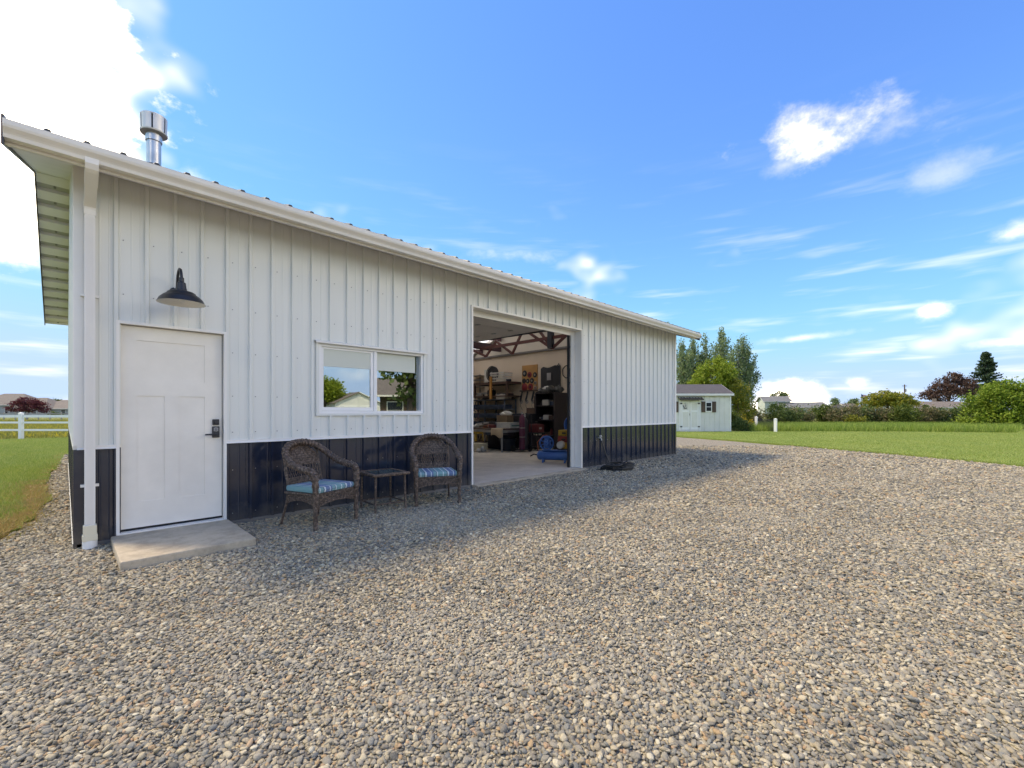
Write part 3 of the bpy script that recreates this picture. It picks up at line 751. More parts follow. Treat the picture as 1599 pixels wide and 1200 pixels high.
for k in range(7):
    y = 6.3 + k*.55
    MB().box(4.55, XR-.2, y, y+.045, z_soff(y)-.13, z_soff(y)-.02).build('purlin', 'purlin', roof)
MB().beam((4.55,12.75,3.75),(12.2,12.75,3.75),.10,.26).build('beam', 'purlin', roof)
# ---------------------------------------------------------------- step, lamp, hose, chairs, table
st = MB().rbox(.300, 1.255, 4.60, YF-.052, -.08, .074, .014).build('concrete_step', 'concrete')
tag(st, 'low weathered concrete step slab in front of the white entry door', 'step')
lx, ly = .80, 5.34
lamp = thing('wall_lamp', (lx, YF, 2.45), 'black gooseneck barn lamp mounted above the white entry door', 'lamp')
MB().lathe([(.001,-.028),(.030,-.028),(.052,-.018),(.056,-.004),(.056,.0)], (lx,YF-.004,2.47), 20, 'y').build('wall_plate', 'black_metal', lamp, True)
MB().tube([(lx,YF-.02,2.47),(lx,YF-.06,2.475),(lx,YF-.085,2.51),(lx,YF-.10,2.56),(lx,YF-.125,2.615),(lx,YF-.17,2.655),(lx,YF-.225,2.665),(lx,YF-.28,2.645),(lx,YF-.315,2.60),(lx,ly,2.55),(lx,ly,2.47)], .0125, 10).build('gooseneck', 'black_metal', lamp, True)
MB().lathe([(.014,2.56),(.02,2.555),(.022,2.515),(.034,2.505),(.04,2.46),(.046,2.43),(.10,2.415),(.115,2.405),(.118,2.395),(.150,2.372),(.176,2.345),(.190,2.312),(.196,2.306)], (lx,ly,0), 36).build('lamp_shade', 'black_metal', lamp, True)
MB().lathe([(.194,2.306),(.186,2.314),(.172,2.342),(.147,2.366),(.11,2.39),(.001,2.41)], (lx,ly,0), 36).build('reflector', 'lamp_white', lamp, True)
MB().ell((lx,ly,2.352), .03, .03, .042, 12, 8).build('bulb', 'lamp_white', lamp, True)
# outdoor tap and hose
tap = MB().tube([(8.47,YF+.01,.655),(8.47,YF-.075,.655)], .012, 10).build('tap', 'galvanised', barn, True)
MB().tube([(8.47,YF-.06,.655),(8.465,YF-.085,.645),(8.462,YF-.10,.62),(8.462,YF-.10,.595)], .011, 10).build('spout', 'stainless', tap, True)
MB().lathe([(.001,-.012),(.028,-.010),(.030,.0),(.028,.010),(.001,.012)], (8.485,YF-.06,.69), 14, 'x').build('tap_handle', 'stainless', tap, True)
def hose_path():
    p = [Vector((8.462,YF-.10,.60)), Vector((8.465,YF-.12,.54)), Vector((8.50,YF-.17,.34)), Vector((8.53,YF-.24,.14)), Vector((8.50,YF-.33,.04))]
    cx_, cy_ = 8.37, 5.08
    for k in range(150):
        a = 1.2 + k*.245; turn = int(a/(2*math.pi)); r = .33 + .06*math.sin(k*.7) + .035*math.sin(k*1.9+1) - .012*turn
        p.append(Vector((cx_ + r*math.cos(a)*1.15 + .03*math.sin(turn*2.2), cy_ + r*math.sin(a)*.82 + .03*math.cos(turn*1.7), .024 + .021*turn + .006*math.sin(k*.9))))
    p += [Vector((8.10,5.16,.03)), Vector((7.98,5.28,.02)), Vector((7.95,5.36,.02))]
    return p
paint('hose_rubber', (.030, .028, .026), .6, var=.3)
hose = MB().tube(hose_path(), .0155, 6).build('garden_hose', 'hose_rubber', None, True)
tag(hose, 'dark garden hose hanging from the wall tap and coiled on the gravel', 'hose')
def wicker_mat():
    t = NT('wicker'); v = t.coord((1,1,1)); n = t.noise(42, 3, .6, v); n2 = t.noise(150, 2, .5, v)
    c = t.ramp(n, [(.30, (.030,.019,.014)), (.5, (.095,.062,.045)), (.70, (.25,.18,.14))])
    t.set(Base_Color=c, Roughness=.55); t.bump(n2, .5, .004)
wicker_mat()
def cushion_mat():
    t = NT('cushion_stripe'); sx = t.n('ShaderNodeSeparateXYZ'); t.L.new(t.tc.outputs['Object'], sx.inputs[0])
    fr = t.n('ShaderNodeMath', operation='FRACT'); mul = t.n('ShaderNodeMath', operation='MULTIPLY'); mul.inputs[1].default_value = 3.4; t.L.new(sx.outputs['X'], mul.inputs[0]); t.L.new(mul.outputs[0], fr.inputs[0])
    T = (.15,.33,.35); B = (.10,.17,.32); W = (.62,.70,.70); K = (.03,.045,.075)
    c = t.ramp(fr.outputs[0], [(0,T),(.22,W),(.26,T),(.40,K),(.43,W),(.50,B),(.68,W),(.72,B),(.80,T),(.93,K),(.955,W)], 'CONSTANT')
    n = t.noise(9, 4, .6); c = t.mix(t.maprange(n, .4, .8, 0, .25), c, (.3,.33,.32))
    t.set(Base_Color=c, Roughness=.85); t.bump(t.noise(6, 3, .5), .4, .02)
cushion_mat()
def weave(S, nu, nv, amp, name, mat, parent, skip=None):
    """over-under strands on the surface S(u,v)->(pos, normal); one woven panel"""
    mb = MB()
    for j in range(nv):
        v0 = (j+.06)/nv; v1 = (j+.94)/nv; vs = []; n = nu*2
        for i in range(n+1):
            u = i/n; off = amp*math.sin(math.pi*(i/2.0 + j))
            for vv in (v0, (v0+v1)/2, v1):
                p, nn = S(u, vv); vs.append(p + nn*(off + (amp*.5 if vv not in (v0, v1) else 0)))
        fs = []
        for i in range(n):
            b = i*3; fs += [(b, b+3, b+4, b+1), (b+1, b+4, b+5, b+2)]
        mb.add(vs, fs)
    for i in range(nu):                       # upright stakes between the strands
        u = (i+.5)/nu; q = [S(u, v)[0] for v in (0, .34, .67, 1)]
        mb.tube(q, .0032, 4, False)
    return mb.build(name, mat, parent, True)
def make_chair():
    t = local_thing('wicker_armchair', '', 'armchair')
    hoop = [(-.285,-.27,0),(-.285,-.272,.30),(-.29,-.272,.50),(-.297,-.255,.575),(-.303,-.215,.612),(-.308,-.10,.632),(-.308,.02,.660),(-.295,.13,.715),(-.255,.215,.785),(-.18,.272,.848),(-.09,.298,.878),(0,.305,.886)]
    full = hoop + [(-x, y, z) for x, y, z in hoop[-2::-1]]
    # smooth by Catmull-Rom and wrap like a cane roll
    P = [Vector(p) for p in full]; fine = []
    for i in range(len(P)-1):
        p0, p1, p2, p3 = P[max(i-1,0)], P[i], P[i+1], P[min(i+2,len(P)-1)]
        for k in range(6):
            q = k/6; fine.append(.5*((2*p1)+(p2-p0)*q+(2*p0-5*p1+4*p2-p3)*q*q+(3*p1-p0-3*p2+p3)*q**3))
    fine.append(P[-1]); m = len(fine); rad = []
    for i, p in enumerate(fine):
        r = .021 + .014*min(1, max(0, (p.z-.15)/.4)); rad.append(r*(1+.10*math.sin(i*2.5)))
    mb = MB(); mb.tube(fine, rad, 10); roll = mb.build('arm_roll', 'wicker', t, True)
    for s_ in (0, 1):    # raised twist along the roll
        tw = []
        for i in range(0, m-1):
            for h in (0, .5):
                p = fine[i].lerp(fine[i+1], h); d = (fine[min(i+1,m-1)]-fine[i]).normalized(); u = d.cross(Vector((0,1,.3))).normalized(); w = d.cross(u)
                a = (i+h)*1.15 + s_*math.pi; tw.append(p + (u*math.cos(a)+w*math.sin(a))*(rad[i]*1.02))
        MB().tube(tw, .0065, 5).build('cane_wrap', 'wicker', roll, True)
    for s_ in (-1, 1):
        MB().tube([(s_*.225,.20,.40),(s_*.23,.225,.25),(s_*.245,.30,0)], [.015,.014,.013], 8).build('leg', 'wicker', t, True)
        MB().tube([(s_*.225,.20,.38),(s_*.235,.255,.60),(s_*.215,.285,.80)], .011, 8).build('back_post', 'wicker', t, True)
    def back(u, v, z0, z1):
        z = z0 + (z1-z0)*v; h = max(0, (z-.62)/.235); w = .225*math.sqrt(max(.02, 1-h*h)) if z > .62 else .225
        x = (u*2-1)*w; y = .195 + (z-.36)*.19 + .035*(1-(x/.23)**2)
        return Vector((x, y, z)), Vector((0,-1,.19)).normalized()
    weave(lambda u, v: back(u, v, .37, .505), 13, 6, .005, 'backrest', 'wicker', t)
    weave(lambda u, v: back(u, v, .625, .85), 13, 9, .005, 'backrest', 'wicker', t)
    mb = MB()
    for k in range(14):
        u0 = k/14
        for du in (.09, -.09):
            a, b = back(min(1,max(0,u0+.035)), 0, .505, .625)[0], back(min(1,max(0,u0+.035+du)), 1, .505, .625)[0]
            mb.tube([a, b], .0035, 4, False)
    mb.build('lattice', 'wicker', t)
    MB().tube([back(0, v, .37, .85)[0] for v in np.linspace(0,1,16)] + [back(1, v, .37, .85)[0] for v in np.linspace(1,0,16)], .009, 6).build('back_rim', 'wicker', t, True)
    def apron_front(u, v):
        x = (u*2-1)*.265; zb = .225 + .05*(1-(u*2-1)**2); return Vector((x, -.272, zb + (.375-zb)*v)), Vector((0,-1,0))
    weave(apron_front, 15, 6, .006, 'apron', 'wicker', t)
    for s_ in (-1, 1):
        def side(u, v, s_=s_):
            y = -.26 + u*.47; zb = .235 + .045*(1-(u*2-1)**2); return Vector((s_*(.283-.05*u), y, zb + (.375-zb)*v)), Vector((s_,0,0))
        weave(side, 12, 6, .006, 'apron', 'wicker', t)
        def arm_panel(u, v, s_=s_):
            y = -.22 + u*.43; zt = .585 + .06*u; return Vector((s_*(.292-.05*u), y, .375 + (zt-.375)*v)), Vector((s_,0,0))
        mb = MB()
        for k in range(8):
            a = arm_panel(k/8+.03, 0)[0]; b = arm_panel(k/8+.10, 1)[0]; mb.tube([a, b], .004, 4, False)
            a = arm_panel(k/8+.10, 0)[0]; b = arm_panel(k/8+.03, 1)[0]; mb.tube([a, b], .004, 4, False)
        if False: mb.build('arm_lattice', 'wicker', t)
    MB().rbox(-.275, .275, -.265, .215, .345, .372, .008).build('seat', 'wicker', t)
    cu = MB().rbox(-.262, .262, -.268, .205, .374, .436, .022).build('cushion', 'cushion_stripe', t, True)
    MB().tube([(-.26,-.268,.405),(.26,-.268,.405)], .005, 6).build('piping', 'cushion_stripe', cu, True)
    MB().tube([(-.275,-.265,.235),(-.14,-.272,.268),(0,-.274,.28),(.14,-.272,.268),(.275,-.265,.235)], .010, 6).build('stretcher', 'wicker', t, True)
    return t
c1 = make_chair(); c2 = copy_tree(c1)
place(c1, (2.005, 5.04, .012), R(20)); place(c2, (3.60, 5.07, .012), R(-27))
tag(c1, 'brown wicker armchair with blue striped cushion nearer the white door', 'armchair', 'wicker armchairs by the wall')
tag(c2, 'brown wicker armchair with blue striped cushion beside the garage opening', 'armchair', 'wicker armchairs by the wall')
tb = local_thing('side_table', 'small square wicker side table with glass top between the two armchairs', 'table')
hw = .235
MB().tube([(-hw,-hw,.455),(0,-hw,.455),(hw,-hw,.455),(hw,0,.455),(hw,hw,.455),(0,hw,.455),(-hw,hw,.455),(-hw,0,.455)], .019, 8, closed=True).build('table_rim', 'wicker', tb, True)
fr = MB()
for s_ in (-1, 1):
    fr.box(-hw, hw, s_*hw-.045*(s_>0), s_*hw+.045*(s_<0), .452, .470); fr.box(s_*hw-.045*(s_>0), s_*hw+.045*(s_<0), -hw+.045, hw-.045, .452, .470)
fr.build('table_frame', 'wicker', tb)
MB().box(-hw+.046, hw-.046, -hw+.046, hw-.046, .460, .467).build('glass_top', 'table_glass', tb)
for sx in (-1, 1):
    for sy in (-1, 1): MB().tube([(sx*.195,sy*.195,.455),(sx*.20,sy*.20,.2),(sx*.205,sy*.205,0)], [.015,.014,.013], 8).build('leg', 'wicker', tb, True)
for a, b in (((-.2,-.2),(.2,-.2)),((.2,-.2),(.2,.2)),((.2,.2),(-.2,.2)),((-.2,.2),(-.2,-.2))):
    MB().tube([(*a,.095),(*b,.095)], .010, 6).build('stretcher', 'wicker', tb, True)
place(tb, (2.87, 5.17, .012), R(-3))

# ---------------------------------------------------------------- inside the workshop
cols = dict(comp_blue=(.028,.115,.34), cyl_maroon=(.12,.022,.055), cyl_grey=(.05,.05,.055), red_box=(.13,.016,.02), grey_leg=(.34,.33,.33), tan_cloth=(.52,.40,.27), tub_white=(.66,.66,.62),
            yellow=(.36,.23,.03), bin_blue=(.030,.055,.10), rack_steel=(.09,.11,.15), wood_dark=(.085,.050,.036), wood_orange=(.48,.22,.055), peg_orange=(.52,.27,.09), disc_red=(.26,.022,.035), disc_black=(.02,.02,.022),
            disc_grey=(.30,.28,.25), bag_black=(.014,.015,.02), label_grey=(.30,.30,.31), wood_brown=(.10,.058,.042), cab_dark=(.03,.024,.028), camo=(.045,.045,.04), white_plastic=(.60,.59,.54), green_lbl=(.03,.16,.10),
            hose_blue=(.02,.12,.45), orange_line=(.5,.13,.05), tub_navy=(.012,.016,.03), silver=(.45,.44,.42), cloth_beige=(.50,.44,.30), shelf_grey=(.30,.28,.27), red=(.20,.025,.025), cardboard=(.20,.14,.085))
for k, c in cols.items(): paint('w_'+k, c, .55, metal=.0, var=.12)
W = lambda k: 'w_'+k
F = .041
# air compressor
ac = thing('air_compressor', (8.15, 6.72, F), 'blue horizontal air compressor with spoked flywheel just inside the opening', 'compressor')
q0 = Vector((7.96,6.98,F+.17)); q1 = Vector((8.32,6.36,F+.17)); dq = (q1-q0).normalized(); sd = Vector((-dq.y, dq.x, 0))
tank = MB().tube([q0-dq*.05, q0-dq*.035, q0, q1, q1+dq*.035, q1+dq*.05], [.04,.085,.112,.112,.085,.04], 20).build('tank', W('comp_blue'), ac, True)
for q in (q0+dq*.1, q1-dq*.1):
    for s_ in (-1, 1): MB().beam(q+sd*s_*.07-Vector((0,0,.08)), q+sd*s_*.10-Vector((0,0,.168)), .04, .012).build('foot', W('comp_blue'), ac)
pm = (q0+q1)/2
MB().beam(q0+dq*.08+Vector((0,0,.125)), q1-dq*.06+Vector((0,0,.125)), .22, .015).build('platform', W('comp_blue'), ac)
fc = q0+dq*.20+Vector((0,0,.30)) - sd*.13
wheel = MB()
nrm = sd
for rr, th in ((.158,.016),(.03,.03)):
    ring = [fc + (dq*math.cos(a)+Vector((0,0,1))*math.sin(a))*rr for a in np.linspace(0, 2*math.pi, 28, endpoint=False)]; wheel.tube(ring, th, 6, closed=True)
wheel = wheel.build('flywheel', W('comp_blue'), ac, True)
for k in range(8):
    a = k*math.pi/4+.2; MB().tube([fc+(dq*math.cos(a)+Vector((0,0,1))*math.sin(a))*.03, fc+(dq*math.cos(a+.2)+Vector((0,0,1))*math.sin(a+.2))*.15], .011, 5).build('spoke', W('comp_blue'), wheel)
MB().rbox(-.07,.07,-.06,.06,0,.2,.01).move(Matrix.Translation(fc+sd*.10-Vector((0,0,.13)))).build('pump', W('comp_blue'), ac)
MB().tube([fc+sd*.10+Vector((0,0,.05)), fc+sd*.10+Vector((0,0,.16))], .06, 14).build('cylinder_head', W('comp_blue'), ac, True)
mo = q1-dq*.20+Vector((0,0,.255))
MB().tube([mo-sd*.15, mo-sd*.14, mo+sd*.14, mo+sd*.15], [.05,.085,.085,.05], 16).build('motor', W('silver'), ac, True)
MB().tube([mo-sd*.16+Vector((math.cos(a)*dq.x*.07, math.cos(a)*dq.y*.07, math.sin(a)*.07)) for a in np.linspace(0,6.28,14,endpoint=False)], .007, 5, closed=True).build('fan_guard', W('silver'), ac, True)
MB().tube([q0-dq*.02+Vector((0,0,.1)), q0-dq*.05+Vector((0,0,.3)), q0+dq*.10+Vector((0,0,.48)), fc+sd*.1+Vector((0,0,.18))], .007, 6).build('line', W('orange_line'), ac, True)
MB().tube([q0-dq*.03, q0-dq*.13+Vector((0,0,.02)), q0-dq*.22-Vector((0,0,.03))], .018, 8).build('handle', W('disc_black'), ac, True)
# gas cylinders on a cart
gc_ = thing('cylinder_cart', (9.66, 9.14, F), 'black hand cart holding welding gas bottles in the middle of the shop', 'cart')
MB().box(9.50, 9.86, 8.98, 9.32, F+.05, F+.08).build('base_plate', W('disc_black'), gc_)
for q in ((9.52,9.40),(9.86,9.02)): MB().lathe([(.02,-.02),(.10,-.02),(.10,.02),(.02,.02)], (*q,F+.10), 16, 'x').build('wheel', 'rubber', gc_, True)
MB().tube([(9.83,9.36,F+.08),(9.86,9.38,1.12),(9.90,9.20,1.20),(9.94,9.04,1.12),(9.92,9.02,F+.08)], .014, 6).build('handle', W('disc_black'), gc_, True)
for z in (.45, .72): MB().lathe([(.094,z-.008),(.094,z+.008)], (9.60,9.10,F), 18).build('strap', W('silver'), gc_)
g1 = thing('gas_cylinder', (9.60, 9.10, F+.081), 'tall maroon welding gas cylinder strapped on the black cart', 'gas cylinder')
MB().lathe([(.001,0),(.085,.005),(.085,.90),(.075,.965),(.045,1.01),(.03,1.03),(.03,1.05),(.001,1.05)], (9.60,9.10,F+.081), 20).build('bottle', W('cyl_maroon'), g1, True)
MB().lathe([(.025,1.05),(.025,1.12),(.001,1.12)], (9.60,9.10,F+.081), 10).build('valve', W('silver'), g1, True)
g2 = thing('gas_cylinder', (9.78, 9.16, F+.081), 'dark grey gas cylinder standing behind the maroon one', 'gas cylinder')
MB().lathe([(.001,0),(.095,.005),(.095,.80),(.08,.88),(.04,.94),(.03,.96),(.001,.96)], (9.78,9.16,F+.081), 20).build('bottle', W('cyl_grey'), g2, True)
MB().lathe([(.03,.96),(.03,1.06),(.001,1.06)], (9.78,9.16,F+.081), 10).build('valve', W('silver'), g2, True)
wd = thing('welder', (10.35, 9.15, F), 'dark red welding machine on a black stand beside the cylinders', 'welder')
MB().rbox(10.22, 10.52, 9.02, 9.40, .60, .86, .02).build('case', W('red_box'), wd)
MB().box(10.28,10.40, 9.018-.004, 9.018, .70, .76).build('plate', W('label_grey'), wd)
MB().box(10.20, 10.54, 9.0, 9.42, .57, .60).box(10.20, 10.54, 9.0, 9.42, .12, .15).build('stand', W('disc_black'), wd)
for q in ((10.22,9.02),(10.52,9.02),(10.22,9.40),(10.52,9.40)): MB().box(q[0]-.012,q[0]+.012,q[1]-.012,q[1]+.012,F,.58).build('leg', W('disc_black'), wd)
MB().tube([(10.26,9.06,.86),(10.26,9.06,.93),(10.48,9.36,.93),(10.48,9.36,.86)], .012, 6).build('handle', W('disc_black'), wd, True)
# work table
wt = thing('work_table', (9.6, 10.2, F), 'grey folding work table with a wooden top in the workshop', 'table')
MB().rbox(9.02, 10.10, 9.35, 11.35, .70, .745, .008).build('table_top', W('wood_brown'), wt)
MB().box(9.06,10.06,9.40,11.30,.62,.699).build('apron', W('grey_leg'), wt)
for q in ((9.07,9.42),(10.03,9.42),(9.07,11.27),(10.03,11.27)): MB().tube([(*q,.63),(*q,F)], [.035,.022], 8).build('leg', W('grey_leg'), wt)
cl = MB()
for i in range(9):
    for j in range(9):
        u, v = i/8, j/8; y = 9.30 + u*.50; dz = max(0, .34*v-.14)
        x = 9.00 + min(.14, .34*v)*-1 + .14 - .015*math.sin(u*9)*(v); cl.v.append((x-.012 if dz > 0 else x, y, .752 - (dz*1.2 + .05*math.sin(u*6)*v if dz > 0 else 0)))
cl.f = [(i*9+j, (i+1)*9+j, (i+1)*9+j+1, i*9+j+1) for i in range(8) for j in range(8)]
cl.v = [(p[0]+.02 if False else p[0], p[1], p[2]) for p in cl.v]
cl = cl.build('drop_cloth', W('tan_cloth'), None, True); sm = cl.modifiers.new('thickness', 'SOLIDIFY'); sm.thickness = .006
tag(cl, 'tan cloth hanging over the corner of the work table', 'cloth')
t1 = thing('storage_tub', (9.75, 9.75, .746), 'open white plastic tub standing on the work table', 'tub')
MB().box(9.45,10.02,9.45,9.47,.747,.90).box(9.45,10.02,10.03,10.05,.747,.90).box(9.45,9.47,9.47,10.03,.747,.90).box(10.0,10.02,9.47,10.03,.747,.90).box(9.47,10.0,9.47,10.03,.747,.757).build('body', W('tub_white'), t1)
MB().box(9.43,10.04,9.43,9.45,.885,.905).box(9.43,10.04,10.05,10.07,.885,.905).box(9.43,9.45,9.45,10.05,.885,.905).build('rim', W('tub_white'), t1)
MB().box(9.50,9.95,9.446-.004,9.446,.80,.83).build('stripe', W('green_lbl'), t1)
pl = thing('parts_pile', (9.4, 10.7, .746), 'small heap of metal parts at the far end of the work table', 'parts')
for k in range(7):
    a = random.uniform(0, 6.28); c = Vector((9.35+random.uniform(-.2,.2), 10.6+random.uniform(-.35,.35), .79)); d = Vector((math.cos(a)*.12, math.sin(a)*.12, random.uniform(-.02,.05)))
    MB().tube([c-d, c+d], random.uniform(.02,.045), 10).build('part', W(random.choice(['silver','orange_line','cardboard','white_plastic'])), pl, True)
bx = thing('carton', (10.2, 11.0, F), 'plain cardboard carton with a white rag on top behind the table', 'carton')
MB().rbox(10.3, 10.75, 10.45, 10.95, .745, 1.12, .008).build('box_body', W('cardboard'), bx)
MB().ell((10.52,10.7,1.17), .20, .22, .10, 12, 7, .22).build('rag', W('white_plastic'), bx)
MB().box(10.28, 10.8, 10.4, 11.0, F, .744).build('crate', W('cab_dark'), bx)
# under and beside the table
tu = thing('black_tub', (9.5, 9.95, F), 'round black rubber tub under the work table', 'tub')
MB().lathe([(.001,0),(.20,.005),(.25,.36),(.265,.38),(.25,.375),(.19,.02),(.001,.02)], (9.62,9.72,F), 24).build('body', W('tub_navy'), tu, True)
MB().lathe([(.001,.40),(.22,.39),(.27,.36),(.27,.34)], (9.62,9.72,F), 24).build('lid', W('tub_navy'), tu, True)
tu2 = thing('black_tub', (9.9, 10.5, F), 'dark plastic bin half hidden behind the round black tub', 'tub')
MB().rbox(9.75, 10.15, 10.2, 10.8, F, .45, .03).build('body', W('tub_navy'), tu2); MB().rbox(9.73, 10.17, 10.18, 10.82, .44, .49, .015).build('lid', W('tub_navy'), tu2)
en = thing('engine_part', (8.75, 10.15, F), 'cast metal engine part wrapped in a pale cloth on the floor', 'engine part')
MB().rbox(8.60, 8.98, 9.92, 10.32, F+.05, .30, .05).build('casting', W('cloth_beige'), en)
for q in ((8.62,9.95,.10),(8.75,9.92,.14),(8.90,9.98,.09),(8.6,10.2,.16)): MB().ell((q[0],q[1],F+q[2]*.6), .07, .07, q[2]*.6, 10, 7, .1).build('lug', W('silver'), en, True)
MB().tube([(8.45,10.45,.32),(8.72,10.15,.24)], .05, 12).build('shaft', W('silver'), en, True)
sk = MB().ell((9.35,10.75,F+.12), .35, .28, .13, 14, 8, .15).build('canvas_sack', W('wood_brown'), None, True); tag(sk, 'brown canvas sack slumped on the floor under the work table', 'sack')
yj = thing('floor_jack', (11.3, 13.3, F), 'yellow wheeled tool stand by the far shelves at the left', 'jack stand')
MB().rbox(10.55, 10.95, 12.35, 12.75, .42, .74, .03).build('body', W('yellow'), yj)
for q in ((10.58,12.38),(10.92,12.38),(10.58,12.72),(10.92,12.72)): MB().tube([(*q,.45),(q[0]+(q[0]-10.75)*.3,q[1]+(q[1]-12.55)*.3,F)], .03, 8).build('leg', W('yellow'), yj)
MB().tube([(10.75,12.55,.74),(10.75,12.55,1.25),(10.6,12.7,1.35)], .02, 8).build('post', W('disc_black'), yj, True)
MB().tube([(10.6+.22*math.cos(a),12.5,1.12+.24*math.sin(a)) for a in np.linspace(-1.2,2.6,14)], .012, 6).build('hose', W('red_box'), yj, True)
# steel bin rack on the end wall
rk = thing('bin_rack', (11.85, 12.9, F), 'steel rack of dark blue parts bins along the end wall', 'rack')
for y in (11.85, 12.95, 14.05):
    for x in (11.55, 12.15): MB().box(x-.02, x+.02, y-.02, y+.02, F, 1.72).build('upright', W('rack_steel'), rk)
for z in (.35, .68, 1.01, 1.34, 1.70):
    MB().box(11.53, 12.17, 11.83, 14.07, z-.015, z+.01).build('shelf', W('rack_steel'), rk)
    if z < 1.6:
        for k in range(9):
            y = 11.90 + k*.24; bb = MB().box(11.50, 12.0, y, y+.21, z+.011, z+.17)
            bn = bb.build('bin', W('bin_blue'), rk)
            MB().add([(11.44,y+.005,z+.10),(11.44,y+.205,z+.10),(11.499,y+.205,z+.012),(11.499,y+.005,z+.012)], [(0,1,2,3)]).build('bin_lip', W('bin_blue'), bn)
rl = thing('tube_rolls', (11.8, 12.6, 1.72), 'dark rolled tubes lying on top of the bin rack', 'rolls')
for k in range(4): MB().cyl((11.6+.13*k,11.85,1.78+.03*(k%2)), (11.6+.13*k,13.0,1.78+.03*(k%2)), .062, n=12).build('roll', W('disc_black' if k != 2 else 'silver'), rl, True)
jr = thing('spray_cans', (11.6, 13.6, 1.72), 'pair of pale cans on the left end of the bin rack', 'cans')
for k in range(2): MB().lathe([(.001,0),(.06,0),(.06,.19),(.03,.23),(.001,.23)], (11.65,13.45+.22*k,1.712), 14).build('can', W('white_plastic'), jr, True)
# loft shelf on the wall with things on it
sh = thing('loft_shelf', (11.85, 12.6, 1.85), 'dark timber loft shelf on posts against the end wall', 'shelf')
MB().box(11.45, 12.22, 11.62, 13.55, 2.28, 2.37).build('shelf_board', W('wood_dark'), sh)
MB().box(11.45, 12.22, 11.62, 13.55, 1.80, 1.85).build('shelf_board', W('wood_dark'), sh)
for y in (11.66, 13.50):
    MB().box(11.46, 11.54, y-.04, y+.04, 1.85, 2.28).build('post', W('wood_dark'), sh)
MB().box(11.40, 11.449, 12.42, 12.52, 1.72, 2.58).build('upright', W('wood_orange'), sh)
fn = thing('shop_fan', (11.8, 12.7, 2.37), 'round black shop fan on the loft shelf', 'fan')
for rr in (.30, .22, .14, .06):
    MB().tube([(11.75, 12.78+rr*math.cos(a), 2.72+rr*math.sin(a)) for a in np.linspace(0,6.283,26,endpoint=False)], .014 if rr == .30 else .008, 5, closed=True).build('guard_ring', W('disc_black'), fn, True)
MB().lathe([(.001,-.05),(.29,-.03),(.30,.05),(.001,.08)], (11.80,12.78,2.72), 26, 'x').build('housing', W('disc_black'), fn, True)
MB().lathe([(.001,-.09),(.07,-.08),(.08,-.04)], (11.80,12.78,2.72), 16, 'x').build('hub', W('label_grey'), fn, True)
MB().box(11.72,11.9,12.6,12.96,2.371,2.42).build('foot', W('disc_black'), fn)
wb_ = thing('leaning_board', (11.9, 13.2, 2.37), 'white plastic board leaning on the loft shelf beside the fan', 'board')
MB().rbox(11.86, 11.90, 13.02, 13.34, 2.372, 2.92, .012).build('board', W('white_plastic'), wb_); MB().box(11.852,11.859,13.08,13.28,2.45,2.86).build('inset', W('tub_white'), wb_)
lb = thing('laundry_basket', (11.7, 12.2, 2.37), 'white slotted laundry basket on the loft shelf', 'basket')
for z in (2.38, 2.49, 2.60, 2.68):
    g_ = (z-2.37)*.12; MB().box(11.50-g_,11.515-g_,11.86-g_,12.52+g_,z,z+(.05 if z > 2.6 else .03)).box(11.90+g_,11.915+g_,11.86-g_,12.52+g_,z,z+.04).box(11.515-g_,11.90+g_,11.86-g_,11.875-g_,z,z+.04).box(11.515-g_,11.90+g_,12.505+g_,12.52+g_,z,z+.04).build('band', W('white_plastic'), lb)
for k in range(8): MB().box(11.495,11.503,11.87+k*.09,11.89+k*.09,2.38,2.70).build('slat', W('white_plastic'), lb)
MB().box(11.52,11.89,11.88,12.50,2.372,2.379).build('bottom', W('white_plastic'), lb)
cm = thing('chainsaw', (11.7, 12.7, 1.85), 'dark chainsaw stored on the lower loft board', 'chainsaw')
MB().rbox(11.60, 11.80, 12.58, 12.88, 1.90, 2.08, .03).build('body', W('disc_black'), cm); MB().tube([(11.7,12.6,2.07),(11.7,12.66,2.15),(11.7,12.84,2.15),(11.7,12.88,2.05)], .018, 8).build('handle', W('disc_black'), cm, True); MB().box(11.69,11.70,12.88,13.25,1.93,2.0).build('guide_bar', W('silver'), cm); MB().rbox(11.6,11.8,12.6,12.86,1.851,1.90,.01).build('sole', W('disc_black'), cm)
fbx = thing('flat_case', (11.7, 12.0, 1.85), 'flat dark case lying on the lower loft board', 'case')
MB().rbox(11.55, 11.95, 11.75, 12.28, 1.851, 1.94, .015).build('body', W('cab_dark'), fbx); MB().box(11.543,11.549,11.95,12.1,1.88,1.91).build('latch', W('silver'), fbx)
